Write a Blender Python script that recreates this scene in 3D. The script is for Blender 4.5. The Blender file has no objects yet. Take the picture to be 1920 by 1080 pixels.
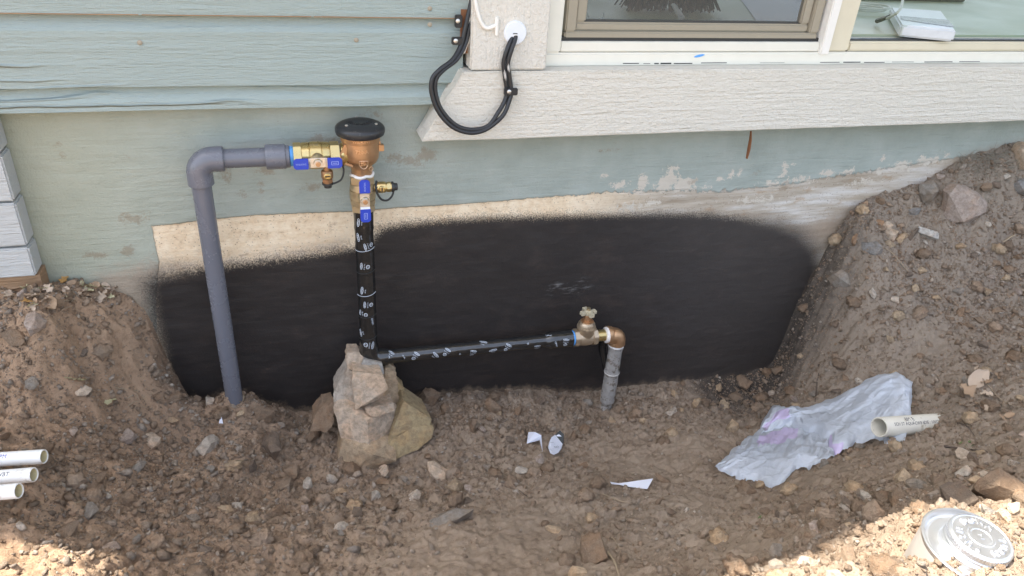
import bpy, bmesh, math, random
import numpy as np
from mathutils import Vector, Matrix, noise as mnoise
random.seed(7); rng = np.random.default_rng(7)
SC = bpy.context.scene
COL = SC.collection

# ---------------------------------------------------------------- camera
FPX = 1390.0
def nv(a):
    a = np.array(a, float); return a / np.linalg.norm(a)
_d = nv([(785-960)/FPX, (2950-540)/FPX, 1])
_x = nv([(5800-960)/FPX, (100-540)/FPX, 1]); _x = nv(_x - _d*(_x@_d))
RC = np.array([_x, np.cross(-_d, _x), -_d])          # camera axes -> world axes
CAM = np.array([0.0, -1.40559, 1.13888])             # metres; wall face is y = 0, its foot z = 0
cd = bpy.data.cameras.new('camera'); cam = bpy.data.objects.new('camera', cd); COL.objects.link(cam)
cd.sensor_width = 36; cd.lens = FPX/1920*36; cd.clip_start = 0.02; cd.clip_end = 500
m = Matrix.Identity(4)
for c, v in enumerate((RC[:, 0], -RC[:, 1], -RC[:, 2])):
    for r in range(3): m[r][c] = v[r]
for r in range(3): m[r][3] = CAM[r]
cam.matrix_world = m
SC.camera = cam

# ---------------------------------------------------------------- world, sun, exposure
SUN = nv([-0.40, 0.09, 0.90])                        # direction towards the sun
elev = math.asin(SUN[2]); rot = math.atan2(SUN[0], SUN[1])
W = bpy.data.worlds.new('World'); SC.world = W; W.use_nodes = True
wn = W.node_tree; bg = wn.nodes['Background']
sky = wn.nodes.new('ShaderNodeTexSky'); sky.sky_type = 'NISHITA'; sky.sun_disc = False
sky.sun_elevation = elev; sky.sun_rotation = rot
sky.air_density = 1.0; sky.dust_density = 3.0; sky.ozone_density = 0.4
hs = wn.nodes.new('ShaderNodeHueSaturation'); hs.inputs['Saturation'].default_value = .62   # thin high haze: a paler sky
wn.links.new(sky.outputs[0], hs.inputs['Color']); wn.links.new(hs.outputs[0], bg.inputs[0]); bg.inputs[1].default_value = 0.15
sl = bpy.data.lights.new('sun', 'SUN'); sl.energy = 4.0; sl.angle = math.radians(0.5); sl.color = (1, .94, .84)
so = bpy.data.objects.new('sun', sl); COL.objects.link(so)
so.rotation_euler = Vector(SUN).to_track_quat('Z', 'Y').to_euler(); so.location = (0, 0, 6)
SC.view_settings.view_transform = 'Standard'; SC.view_settings.look = 'None'
SC.view_settings.exposure = 1.95; SC.view_settings.gamma = 1.0; SC.view_settings.use_curve_mapping = False

# ---------------------------------------------------------------- helpers
def ray(u, v): return RC @ np.array([(u-960)/FPX, (v-540)/FPX, 1.0])
def at(u, v, y):                                     # the point of the plane y that stands at photo position u, v
    r = ray(u, v); return CAM + r*((y-CAM[1])/r[1])
def V3(p): return (float(p[0]), float(p[1]), float(p[2]))

def setp(o, label=None, cat=None, group=None, kind=None):
    if label: o['label'] = label
    if cat: o['category'] = cat
    if group: o['group'] = group
    if kind: o['kind'] = kind
    return o
def thing(name, label, cat, loc=(0, 0, 0), group=None):
    o = bpy.data.objects.new(name, None); COL.objects.link(o); o.location = V3(loc)
    o.empty_display_size = .02
    return setp(o, label, cat, group)
def adopt(o, parent):                                # meshes are built in world space
    o.parent = parent
    o.matrix_parent_inverse = Matrix.Translation(-parent.location) if parent.type == 'EMPTY' else Matrix.Identity(4)

class MB:
    def __init__(s): s.v = []; s.f = []; s.mi = []; s.cur = 0
    def add(s, vs, fs):
        b = len(s.v); s.v += [V3(p) for p in vs]
        for f in fs: s.f.append([b+i for i in f]); s.mi.append(s.cur)
    def box(s, lo, hi):
        x0, y0, z0 = lo; x1, y1, z1 = hi
        s.add([(x0,y0,z0),(x1,y0,z0),(x1,y1,z0),(x0,y1,z0),(x0,y0,z1),(x1,y0,z1),(x1,y1,z1),(x0,y1,z1)],
              [(0,3,2,1),(4,5,6,7),(0,1,5,4),(1,2,6,5),(2,3,7,6),(3,0,4,7)])
    def rings(s, rings, cap0=True, cap1=True):
        n = len(rings[0]); b = len(s.v)
        for r in rings: s.v += [V3(p) for p in r]
        for i in range(len(rings)-1):
            for j in range(n):
                k = (j+1) % n
                s.f.append([b+i*n+j, b+i*n+k, b+(i+1)*n+k, b+(i+1)*n+j]); s.mi.append(s.cur)
        if cap0: s.f.append([b+j for j in range(n)][::-1]); s.mi.append(s.cur)
        if cap1: s.f.append([b+(len(rings)-1)*n+j for j in range(n)]); s.mi.append(s.cur)
    def lathe(s, prof, o, axis, n=28, cap0=True, cap1=True, squash=None):   # prof = [(t along axis, radius)]
        a, e1, e2 = basis(axis); o = np.array(o, float)
        th = np.linspace(0, 2*np.pi, n, endpoint=False)
        s.rings([[o+a*t+r*(math.cos(q)*e1+math.sin(q)*e2) for q in th] for t, r in prof], cap0, cap1)
    def tube(s, pts, rad, n=12, caps=True, flat=1.0):
        pts = [np.array(p, float) for p in pts]
        if not hasattr(rad, '__len__'): rad = [rad]*len(pts)
        T = [nv(pts[min(i+1, len(pts)-1)]-pts[max(i-1, 0)]) for i in range(len(pts))]
        _, e1, _ = basis(T[0]); R = []
        for p, t, r in zip(pts, T, rad):
            e1 = nv(e1 - t*(e1@t)); e2 = np.cross(t, e1)
            R.append([p+r*(math.cos(q)*e1+flat*math.sin(q)*e2) for q in np.linspace(0, 2*np.pi, n, endpoint=False)])
        s.rings(R, caps, caps)
    def prism(s, poly, o, ax, ay, az, h):            # polygon in the (ax, ay) plane, pushed h along az
        o = np.array(o, float); ax, ay, az = map(np.array, (ax, ay, az)); n = len(poly)
        b = [o+ax*p[0]+ay*p[1] for p in poly]; t = [p+az*h for p in b]
        s.add(b+t, [list(range(n))[::-1], list(range(n, 2*n))]+[(i, (i+1) % n, n+(i+1) % n, n+i) for i in range(n)])
    def obj(s, name, mats, parent=None, label=None, smooth=35, bevel=0):
        me = bpy.data.meshes.new(name); me.from_pydata(s.v, [], s.f)
        if not isinstance(mats, (list, tuple)): mats = [mats]
        for q in mats: me.materials.append(q)
        if len(mats) > 1: me.polygons.foreach_set('material_index', s.mi)
        bm = bmesh.new(); bm.from_mesh(me); bmesh.ops.recalc_face_normals(bm, faces=bm.faces)
        if bevel:
            es = [e for e in bm.edges if len(e.link_faces) == 2 and e.calc_face_angle(0) > .6]
            bmesh.ops.bevel(bm, geom=es, offset=bevel, segments=2, affect='EDGES', clamp_overlap=True)
        bm.to_mesh(me); bm.free()
        if smooth:
            me.shade_smooth(); me.set_sharp_from_angle(angle=math.radians(smooth))
        o = bpy.data.objects.new(name, me); COL.objects.link(o)
        if parent: adopt(o, parent)
        if label: o['label'] = label
        return o
def basis(a):
    a = nv(a); h = np.array([0, 0, 1.]) if abs(a[2]) < .9 else np.array([1., 0, 0])
    e1 = nv(np.cross(h, a)); return a, e1, np.cross(a, e1)
def spline(P, n=8):                                  # Catmull-Rom through the points
    P = [np.array(p, float) for p in P]; Q = [2*P[0]-P[1]]+P+[2*P[-1]-P[-2]]; out = []
    for i in range(1, len(Q)-2):
        for k in range(n):
            t = k/n; a, b, c, d = Q[i-1:i+3]
            out.append(.5*(2*b+(c-a)*t+(2*a-5*b+4*c-d)*t*t+(3*b-a-3*c+d)*t**3))
    out.append(P[-1]); return out

# vectorised gradient noise
_perm = np.random.default_rng(3).permutation(4096)
def _h(ix, iy, iz): return _perm[(_perm[(_perm[ix & 4095]+iy) & 4095]+iz) & 4095]
def pn(x, y, z=0.0):
    x, y, z = np.broadcast_arrays(np.asarray(x, float), np.asarray(y, float), np.asarray(z, float))
    ix, iy, iz = (np.floor(q).astype(int) for q in (x, y, z)); fx, fy, fz = x-ix, y-iy, z-iz
    s = lambda t: t*t*t*(t*(t*6-15)+10); u, v, w = s(fx), s(fy), s(fz); out = 0
    for a in (0, 1):
        for b in (0, 1):
            for c in (0, 1):
                h = _h(ix+a, iy+b, iz+c)
                g = np.cos(h*2.399)*(fx-a)+np.sin(h*2.399)*(fy-b)+np.cos(h*1.7+1)*(fz-c)
                out = out + (u if a else 1-u)*(v if b else 1-v)*(w if c else 1-w)*g
    return out
def fbm(x, y, z=0.0, o=4, g=.5):
    r = 0; a = 1
    for i in range(o): r = r + a*pn(x*2**i+i*17.3, y*2**i+i*5.1, z*2**i); a *= g
    return r
def polysd(px, py, poly):                            # signed distance, positive inside
    P = np.array(poly, float); d = np.full(px.shape, 1e9); ins = np.zeros(px.shape, bool)
    for i in range(len(P)):
        a, b = P[i], P[(i+1) % len(P)]; e = b-a
        t = np.clip(((px-a[0])*e[0]+(py-a[1])*e[1])/(e@e+1e-12), 0, 1)
        d = np.minimum(d, np.hypot(px-a[0]-t*e[0], py-a[1]-t*e[1]))
        if a[1] != b[1]:
            c = ((a[1] > py) != (b[1] > py)) & (px < (b[0]-a[0])*(py-a[1])/(b[1]-a[1])+a[0]); ins ^= c
    return np.where(ins, d, -d)
def sstep(a, b, x):
    t = np.clip((x-a)/(b-a), 0, 1); return t*t*(3-2*t)

# ---------------------------------------------------------------- materials
class NT:
    def __init__(s, name):
        s.m = bpy.data.materials.new(name); s.m.use_nodes = True; s.t = s.m.node_tree
        s.b = s.t.nodes['Principled BSDF']; s.co = s.t.nodes.new('ShaderNodeTexCoord')
    def n(s, ty, **k):
        q = s.t.nodes.new(ty)
        for a, b in k.items(): setattr(q, a, b)
        return q
    def put(s, sock, val):
        if isinstance(val, bpy.types.NodeSocket): s.t.links.new(val, sock)
        elif isinstance(val, (tuple, list)) and sock.type == 'RGBA' and len(val) == 3: sock.default_value = (*val, 1)
        else: sock.default_value = val
    def set(s, **k):
        for a, b in k.items(): s.put(s.b.inputs[a.replace('_', ' ')], b)
    def vec(s, scale=(1, 1, 1), loc=(0, 0, 0), src='Object'):
        q = s.n('ShaderNodeMapping'); s.put(q.inputs[0], s.co.outputs[src]); q.inputs[3].default_value = scale; q.inputs[1].default_value = loc
        return q.outputs[0]
    def noise(s, scale, detail=4, rough=.55, vec=None, dist=0):
        q = s.n('ShaderNodeTexNoise'); s.put(q.inputs['Vector'], vec if vec is not None else s.co.outputs['Object'])
        q.inputs['Scale'].default_value = scale; q.inputs['Detail'].default_value = detail
        q.inputs['Roughness'].default_value = rough; q.inputs['Distortion'].default_value = dist
        return q.outputs['Fac']
    def vor(s, scale, vec=None, out='Distance', feature='F1'):
        q = s.n('ShaderNodeTexVoronoi', feature=feature); s.put(q.inputs['Vector'], vec if vec is not None else s.co.outputs['Object'])
        q.inputs['Scale'].default_value = scale; return q.outputs[out]
    def ramp(s, fac, stops):
        q = s.n('ShaderNodeValToRGB'); s.put(q.inputs[0], fac); e = q.color_ramp.elements
        while len(e) < len(stops): e.new(.5)
        for i, (p, c) in enumerate(stops):
            e[i].position = p; e[i].color = (*c, 1) if isinstance(c, (tuple, list)) else (c, c, c, 1)
        return q.outputs[0]
    def mix(s, fac, a, b, mode='MIX'):
        q = s.n('ShaderNodeMix', data_type='RGBA', blend_type=mode); s.put(q.inputs[0], fac); s.put(q.inputs[6], a); s.put(q.inputs[7], b)
        return q.outputs[2]
    def math(s, op, a, b=0.0, c=0.0):
        q = s.n('ShaderNodeMath', operation=op); s.put(q.inputs[0], a); s.put(q.inputs[1], b); s.put(q.inputs[2], c); return q.outputs[0]
    def mr(s, x, a, b, c=0.0, d=1.0, smooth=True):
        q = s.n('ShaderNodeMapRange', interpolation_type='SMOOTHSTEP' if smooth else 'LINEAR')
        for i, w in enumerate((x, a, b, c, d)): s.put(q.inputs[i], w)
        return q.outputs[0]
    def attr(s, name):
        q = s.n('ShaderNodeAttribute', attribute_name=name); return q.outputs['Fac']
    def bump(s, h, strength=.5, dist=.002, normal=None):
        q = s.n('ShaderNodeBump'); s.put(q.inputs['Height'], h); q.inputs['Strength'].default_value = strength; q.inputs['Distance'].default_value = dist
        if normal is not None: s.put(q.inputs['Normal'], normal)
        s.put(s.b.inputs['Normal'], q.outputs[0]); return q.outputs[0]
def simple(name, c, rough=.5, metal=0.0, var=.12, scale=60, bump=0, bdist=.0006, spec=.5, dirt=None):
    t = NT(name); n = t.noise(scale, 5, .6)
    col = t.mix(n, tuple(x*(1-var) for x in c), tuple(min(1, x*(1+var)) for x in c))
    if dirt:
        d = t.mr(t.noise(dirt[1], 5, .7), dirt[2], dirt[2]+.12); col = t.mix(d, col, dirt[0])
    t.set(Base_Color=col, Roughness=t.mr(n, .3, .7, rough*.85, min(1, rough*1.15)), Metallic=metal, Specular_IOR_Level=spec)
    if bump: t.bump(t.noise(scale*3, 5, .6), bump, bdist)
    return t.m
MAT = {}
def mats():
    M = MAT
    # dirt
    t = NT('dirt'); n1 = t.noise(7, 6, .65); n2 = t.noise(60, 6, .7); n3 = t.noise(420, 4, .7)
    c = t.ramp(n1, [(.3, (.250, .184, .130)), (.5, (.350, .268, .196)), (.7, (.435, .343, .258))])
    c = t.mix(t.mr(n2, .35, .7), c, t.mix(.5, c, (.43, .345, .262)))
    c = t.mix(t.mr(n2, .5, .3), c, t.mix(.35, c, (.13, .09, .062)))
    c = t.mix(t.attr('red'), c, t.mix(1, c, (1.30, 1.12, .98), 'MULTIPLY'))  # warm lens flare over the left bank, painted into the soil colour
    c = t.mix(t.attr('grey'), c, t.mix(.65, c, (.35, .30, .245)))
    c = t.mix(t.mr(n3, .66, .74), c, (.52, .46, .40))
    sp = t.mr(t.math('ADD', t.attr('spray'), t.math('MULTIPLY', t.math('SUBTRACT', n2, .5), 1.1)), .15, 1.0)
    c = t.mix(t.math('MULTIPLY', sp, .82), c, (.030, .028, .028))
    gr = t.ramp(t.noise(3, 5), [(.3, (.05, .075, .03)), (.7, (.12, .12, .06))])
    c = t.mix(t.attr('grass'), c, gr)
    h = t.math('ADD', t.math('MULTIPLY', n2, 1.0), t.math('MULTIPLY', n3, .8))
    h = t.math('ADD', h, t.math('MULTIPLY', t.noise(1100, 3, .7), .3))
    t.set(Base_Color=c, Roughness=.95, Specular_IOR_Level=.2); t.bump(h, .9, .006); M['dirt'] = t.m
    # stones: one colour per stone
    def stone(name, stops, island, dust=.5, speck=.3):
        t = NT(name)
        r = t.n('ShaderNodeNewGeometry').outputs['Random Per Island'] if island else t.n('ShaderNodeObjectInfo').outputs['Random']
        c = t.ramp(r, stops); sc = 1.0
        v = t.n('ShaderNodeNewGeometry').outputs['Position']
        n = t.noise(85, 7, .75, v); n2 = t.noise(420, 4, .7, v); n3 = t.noise(24, 4, .6, v)
        c = t.mix(t.mr(n, .60, .38), c, t.mix(.38, c, (.12, .085, .06)))
        c = t.mix(t.math('MULTIPLY', t.mr(n3, .45, .62), .45), c, t.mix(1, c, (1.12, .92, .74), 'MULTIPLY'))
        c = t.mix(t.math('MULTIPLY', t.mr(n2, .55, .72), speck), c, (.50, .45, .38))
        c = t.mix(t.math('MULTIPLY', t.mr(n2, .38, .28), .4), c, (.14, .10, .07))
        c = t.mix(t.math('MULTIPLY', t.mr(t.noise(30, 5, .7, v), .42, .62), dust), c, (.30, .225, .16))
        t.set(Base_Color=c, Roughness=.88, Specular_IOR_Level=.25)
        t.bump(t.math('ADD', n, t.math('MULTIPLY', n2, .7)), 1.0, .007); M[name] = t.m
    br = [(0, (.28, .205, .145)), (.35, (.38, .285, .205)), (.6, (.46, .36, .27)), (.82, (.40, .345, .29)), (.95, (.56, .48, .40)), (1, (.70, .63, .54))]
    stone('gravel', br, True, .55); stone('stone', br, False, .45)
    stone('crumb', [(0, (.31, .225, .158)), (.6, (.46, .345, .25)), (.93, (.58, .46, .35)), (1, (.58, .52, .45))], True, .5)
    for nm, c in dict(tan=(.60, .46, .31), pale=(.68, .61, .52), pink=(.52, .43, .37), grey=(.37, .335, .29), orange=(.47, .30, .18), yellow=(.56, .44, .255),
                      brown=(.31, .225, .155), white=(.75, .72, .66), bluegrey=(.315, .31, .30), dark=(.225, .175, .135), capgrey=(.50, .49, .46), sand=(.74, .60, .46)).items():
        stone('rock_'+nm, [(0, tuple(x*.92 for x in c)), (1, tuple(x*1.08 for x in c))], False, .22, .45)
    # foundation
    t = NT('foundation'); n = t.noise(60, 6, .7); nb = t.noise(12, 5, .6); nf = t.noise(350, 4, .7)
    st = t.noise(30, 5, .65, t.vec((.12, 1, 1)))
    pos = t.n('ShaderNodeSeparateXYZ'); t.put(pos.inputs[0], t.co.outputs['Object'])
    g = t.ramp(nb, [(.3, (.325, .365, .328)), (.5, (.365, .405, .366)), (.7, (.405, .440, .402))])
    g = t.mix(t.mr(pos.outputs[0], .0, -.55), g, t.mix(.8, g, (.40, .40, .29)))
    g = t.mix(t.math('MULTIPLY', t.mr(n, .62, .75), .5), g, (.20, .20, .16))
    bare = t.ramp(t.math('ADD', t.math('MULTIPLY', n, .6), t.math('MULTIPLY', nb, .4)), [(.33, (.46, .34, .23)), (.43, (.76, .595, .405)), (.58, (.86, .72, .53))])
    grey = t.ramp(st, [(.35, (.36, .295, .22)), (.5, (.48, .42, .34)), (.63, (.64, .61, .56))])
    bare = t.mix(t.mr(pos.outputs[0], .55, .85), bare, grey)
    bare = t.mix(t.math('MULTIPLY', t.mr(t.noise(34, 6, .7, t.vec((.6, 1, 1))), .56, .66), .6), bare, (.40, .285, .185))
    bare = t.mix(t.mr(t.math('ADD', t.vor(140), t.math('MULTIPLY', n, .2)), .30, .2), bare, t.mix(.6, bare, (.16, .11, .08)))
    wob = t.math('ADD', t.math('MULTIPLY', t.math('SUBTRACT', n, .5), .030), t.math('MULTIPLY', t.math('SUBTRACT', nf, .5), .012))
    fb = t.mr(t.math('ADD', t.attr('sd_bare'), t.math('MULTIPLY', wob, t.attr('wob'))), -.0012, .0012)
    c = t.mix(fb, g, bare)
    fl = t.mr(t.math('ADD', t.attr('sd_fleck'), t.math('MULTIPLY', wob, 2.0)), 0, .002)
    c = t.mix(fl, c, t.mix(n, (.52, .47, .385), (.66, .61, .53)))
    md = t.mr(t.math('ADD', t.attr('sd_mud'), t.math('MULTIPLY', wob, 2.2)), -.02, .03)
    c = t.mix(t.math('MULTIPLY', md, .85), c, t.mix(n, (.30, .23, .165), (.46, .375, .29)))
    spot = t.mr(t.math('ADD', t.attr('sd_spot'), t.math('MULTIPLY', wob, 1.6)), -.004, .006)
    c = t.mix(t.math('MULTIPLY', spot, .5), c, (.25, .18, .11))
    fk = t.mr(t.math('ADD', t.attr('sd_black'), t.math('ADD', t.math('MULTIPLY', t.math('SUBTRACT', nf, .5), .060), t.math('MULTIPLY', t.math('SUBTRACT', n, .5), .014))), -.016, .014)
    fk2 = t.mr(t.math('ADD', t.attr('sd_black'), t.math('MULTIPLY', t.math('SUBTRACT', nf, .5), .05)), -.045, .028); fk = t.math('MULTIPLY_ADD', t.math('SUBTRACT', fk2, fk), t.attr('softend'), fk)
    blk = t.mix(t.noise(9, 4), (.022, .019, .0185), (.038, .033, .031))
    blk = t.mix(t.math('MULTIPLY', t.mr(t.math('ADD', t.attr('splash'), t.math('MULTIPLY', t.math('SUBTRACT', n, .5), 1.6)), .45, 1.0), .8), blk, (.20, .15, .105))
    blk = t.mix(t.math('MULTIPLY', t.mr(t.noise(16, 5, .65, t.vec((.5, 1, 1))), .5, .7), .5), blk, (.060, .046, .040))
    blk = t.mix(t.math('MULTIPLY', t.mr(pos.outputs[0], .62, 1.1), .55), blk, (.075, .066, .060))
    blk = t.mix(t.mr(nf, .70, .78), blk, (.10, .09, .08))
    blk = t.mix(t.math('MULTIPLY', t.mr(t.attr('scuff'), .2, .9), t.mr(t.noise(80, 6, .75, t.vec((.25, 1, 1))), .5, .66)), blk, (.16, .155, .15))
    c = t.mix(fk, c, blk)
    streak = t.noise(90, 5, .65, t.vec((.07, 1, 1)))
    h = t.math('ADD', t.math('ADD', t.math('MULTIPLY', streak, .7), t.math('MULTIPLY', n, .6)), t.math('MULTIPLY', fb, -.6))
    h = t.math('ADD', h, t.math('MULTIPLY', nf, .25))
    t.set(Base_Color=c, Roughness=t.mix(fk, (.72, .72, .72), t.mix(t.noise(7, 5, .65), (.26, .26, .26), (.62, .62, .62))), Specular_IOR_Level=.4); t.bump(t.math('MULTIPLY', h, t.math('MULTIPLY_ADD', fk, -.68, 1.0)), .85, .0045); M['foundation'] = t.m
    # painted wood with raised grain
    def wood(name, ca, cb, rough, grain, vert=False, peel=None, bs=.85, rough_=.25):
        t = NT(name); sc = (.045, 1, 1) if not vert else (1, 1, .06)
        w = t.noise(80, 5, .6, t.vec(sc), .5); n = t.noise(240, 5, .7, t.vec((.14, 1, 1) if not vert else (1, 1, .2)))
        wave = t.n('ShaderNodeTexWave', wave_type='BANDS', bands_direction='Z' if not vert else 'X', wave_profile='SIN')
        t.put(wave.inputs['Vector'], t.vec((.16, 1, 1) if not vert else (1, 1, .2))); wave.inputs['Scale'].default_value = 19
        wave.inputs['Distortion'].default_value = 13; wave.inputs['Detail'].default_value = 3; wave.inputs['Detail Scale'].default_value = .9
        big = t.mr(t.noise(2.6, 3, .5, t.vec((.5, 1, 3))), .50, .62)
        rid = t.math('POWER', wave.outputs['Fac'], 5.0); h = t.math('ADD', t.math('MULTIPLY', t.math('MULTIPLY', rid, big), grain), t.math('ADD', t.math('MULTIPLY', w, 1.0), t.math('MULTIPLY', n, .8)))
        h = t.math('ADD', h, t.math('ADD', t.math('MULTIPLY', t.noise(500, 3, .7), .3), t.math('MULTIPLY', t.noise(120, 5, .6, None, .8), rough_)))
        c = t.mix(t.noise(5, 5, .6), ca, cb)
        c = t.mix(t.math('MULTIPLY', t.mr(t.noise(150, 5, .75), .70, .78), .55), c, (.22, .17, .12))
        if peel is not None:
            pk = t.mr(t.math('ADD', t.attr('peel'), t.math('MULTIPLY', t.math('SUBTRACT', t.noise(110, 6, .75), .5), 1.6)), .62, .7)
            c = t.mix(pk, c, peel)
        t.set(Base_Color=c, Roughness=rough, Specular_IOR_Level=.35); t.bump(h, bs, .0046); M[name] = t.m
    wood('siding', (.325, .395, .380), (.375, .440, .422), .5, 1.7)
    wood('trim', (.70, .665, .585), (.77, .735, .655), .6, .18, peel=(.40, .30, .20), rough_=1.2)
    wood('trim_v', (.71, .675, .60), (.77, .735, .665), .6, .15, True, rough_=1.2)
    wood('sidinglow', (.50, .515, .505), (.56, .57, .56), .55, .2)
    wood('rawwood', (.30, .185, .105), (.42, .27, .16), .8, 1.2)
    M['eave'] = simple('eave', (.55, .55, .52), .7)
    M['shingle'] = simple('shingle', (.09, .085, .08), .9, 0, .3, 30, .5, .004)
    M['cream'] = simple('cream', (.66, .60, .46), .45, 0, .08, 25, .2)
    M['creamwhite'] = simple('creamwhite', (.74, .72, .64), .4, 0, .07, 25, .2, dirt=((.40, .34, .20), 18, .70))
    M['bronzeframe'] = simple('bronzeframe', (.335, .295, .225), .55, 0, .10, 90, .2, dirt=((.16, .13, .09), 9, .64))
    M['gasket'] = simple('gasket', (.025, .025, .025), .5)
    t = NT('glass'); tr = t.n('ShaderNodeBsdfTransparent'); tr.inputs[0].default_value = (.86, .90, .87, 1)
    gl = t.n('ShaderNodeBsdfGlossy'); gl.inputs['Roughness'].default_value = .01; fr = t.n('ShaderNodeLayerWeight'); fr.inputs[0].default_value = .5
    mx = t.n('ShaderNodeMixShader'); t.put(mx.inputs[0], t.math('MULTIPLY_ADD', t.math('POWER', fr.outputs['Facing'], 5.0), .9, .07)); t.put(mx.inputs[1], tr.outputs[0]); t.put(mx.inputs[2], gl.outputs[0])
    t.put(t.t.nodes['Material Output'].inputs[0], mx.outputs[0]); M['glass'] = t.m
    t = NT('screen'); tr = t.n('ShaderNodeBsdfTransparent'); tr.inputs[0].default_value = (.72, .71, .69, 1); df = t.n('ShaderNodeBsdfDiffuse'); df.inputs[0].default_value = (.16, .16, .15, 1)
    mx = t.n('ShaderNodeMixShader'); mx.inputs[0].default_value = .42; t.put(mx.inputs[1], tr.outputs[0]); t.put(mx.inputs[2], df.outputs[0])
    t.put(t.t.nodes['Material Output'].inputs[0], mx.outputs[0]); M['screen'] = t.m
    M['pvcgrey'] = simple('pvcgrey', (.140, .146, .172), .27, 0, .05, 20, .08, dirt=((.22, .205, .19), 26, .68))
    M['pvcdark'] = simple('pvcdark', (.07, .075, .09), .4)
    t = NT('pvcwhite'); n = t.noise(35, 6, .75, t.vec((.35, 1, 1))); c = t.mix(t.math('MULTIPLY', t.mr(n, .53, .66), .75), (.76, .755, .73), (.33, .255, .185))
    t.set(Base_Color=c, Roughness=.42); M['pvcwhite'] = t.m
    M['pvcold'] = simple('pvcold', (.66, .64, .56), .45, 0, .08, 30, .1, dirt=((.26, .225, .15), 34, .60))
    M['pvcinside'] = simple('pvcinside', (.62, .55, .33), .5, 0, .1)
    M['bronze'] = simple('bronze', (.56, .345, .195), .42, .85, .12, 120, .35, .0008)
    M['bronzeworn'] = simple('bronzeworn', (.74, .50, .31), .34, .85, .08, 120)  # paler bronze paints the highlights that the raised letters catch
    M['bronzedark'] = simple('bronzedark', (.42, .25, .14), .45, .85, .12, 120, .3)
    M['brass'] = simple('brass', (.62, .475, .215), .30, .9, .14, 60, .15, dirt=((.35, .28, .16), 40, .62))
    M['brassold'] = simple('brassold', (.52, .42, .27), .42, .85, .14, 80, .3)
    M['gatebrass'] = simple('gatebrass', (.50, .40, .285), .45, .8, .15, 90, .35, dirt=((.60, .55, .46), 60, .62))
    M['handle'] = simple('handle', (.60, .545, .40), .5, .35, .1, 90, .25)
    M['steel'] = simple('steel', (.66, .635, .60), .32, .85, .1, 60)
    M['blue'] = simple('blue', (.020, .055, .46), .42, 0, .08, 50)
    M['bluetape'] = simple('bluetape', (.11, .36, .80), .5)
    M['whitetape'] = simple('whitetape', (.82, .80, .77), .55, 0, .06, 90, .4)
    M['print'] = simple('print', (.66, .72, .80), .5)
    M['printink'] = simple('printink', (.03, .03, .055), .6)
    M['blueink'] = simple('blueink', (.05, .06, .36), .6)
    M['leverprint'] = simple('leverprint', (.34, .42, .74), .5)
    t = NT('blackplastic'); n = t.noise(160, 5, .7); c = t.mix(t.math('MULTIPLY', t.mr(n, .58, .72), .35), (.020, .021, .024), (.20, .18, .16))
    t.set(Base_Color=c, Roughness=.36); M['blackplastic'] = t.m
    t = NT('tape'); n = t.noise(70, 4, .6); t.set(Base_Color=t.mix(n, (.012, .012, .012), (.022, .021, .020)), Roughness=t.mr(n, .3, .7, .10, .22), Specular_IOR_Level=1.0)
    t.bump(t.noise(45, 3, .5, t.vec((1, 1, 1))), .35, .003); M['tape'] = t.m
    M['rubber'] = simple('rubber', (.028, .030, .030), .5)
    M['galv'] = simple('galv', (.36, .345, .325), .75, .1, .35, 90, 1.0, .004, dirt=((.17, .14, .11), 60, .50))
    M['cable'] = simple('cable', (.020, .021, .024), .42, 0, .2, 40)
    M['paint'] = simple('paint', (.80, .775, .725), .5, 0, .06, 80, .5)
    M['caulk'] = simple('caulk', (.72, .755, .80), .5, 0, .05, 80, .4)
    t = NT('bag'); n = t.noise(14, 5, .6); t.set(Base_Color=t.mix(n, (.66, .74, .86), (.80, .855, .93)), Roughness=.33, Specular_IOR_Level=.5)
    tr = t.n('ShaderNodeBsdfTranslucent'); tr.inputs[0].default_value = (.62, .63, .66, 1); tp = t.n('ShaderNodeBsdfTransparent')
    m1 = t.n('ShaderNodeMixShader'); m1.inputs[0].default_value = .22; t.put(m1.inputs[1], t.b.outputs[0]); t.put(m1.inputs[2], tr.outputs[0])
    m2 = t.n('ShaderNodeMixShader'); m2.inputs[0].default_value = .18; t.put(m2.inputs[1], m1.outputs[0]); t.put(m2.inputs[2], tp.outputs[0])
    t.put(t.t.nodes['Material Output'].inputs[0], m2.outputs[0])
    t.bump(t.math('ADD', t.math('MULTIPLY', t.mr(t.vor(24, t.vec((.7, 1.3, 1)), 'Distance', 'DISTANCE_TO_EDGE'), .10, .0), .25), t.math('ABSOLUTE', t.math('SUBTRACT', t.noise(30, 4, .6, None, 1.0), .5))), .55, .006); M['bag'] = t.m
    M['bagpurple'] = simple('bagpurple', (.56, .49, .70), .38, 0, .08, 30)
    M['paper'] = simple('paper', (.68, .71, .80), .6, 0, .04, 60)
    M['charcoal'] = simple('charcoal', (.06, .065, .065), .6)
    M['tin'] = simple('tin', (.60, .61, .63), .33, .9, .08, 40, .15)
    M['tinred'] = simple('tinred', (.50, .46, .42), .4, .5, .15, 30)
    M['leaf0'] = simple('leaf0', (.34, .235, .15), .75, 0, .25, 90, .4); M['leaf1'] = simple('leaf1', (.46, .36, .27), .75, 0, .25, 90, .4)
    M['leaf2'] = simple('leaf2', (.48, .27, .09), .7, 0, .2, 90, .4); M['leaf3'] = simple('leaf3', (.50, .46, .28), .7, 0, .2, 90, .4)
    M['root'] = simple('root', (.40, .315, .215), .8, 0, .2, 60); M['twig'] = simple('twig', (.115, .085, .065), .85, 0, .25, 60)
    M['straw'] = simple('straw', (.27, .245, .195), .8, 0, .25, 60); M['weed'] = simple('weed', (.085, .17, .03), .6, 0, .2, 60)
    M['rustwood'] = simple('rustwood', (.25, .105, .045), .8, 0, .25, 60, .5)
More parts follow.
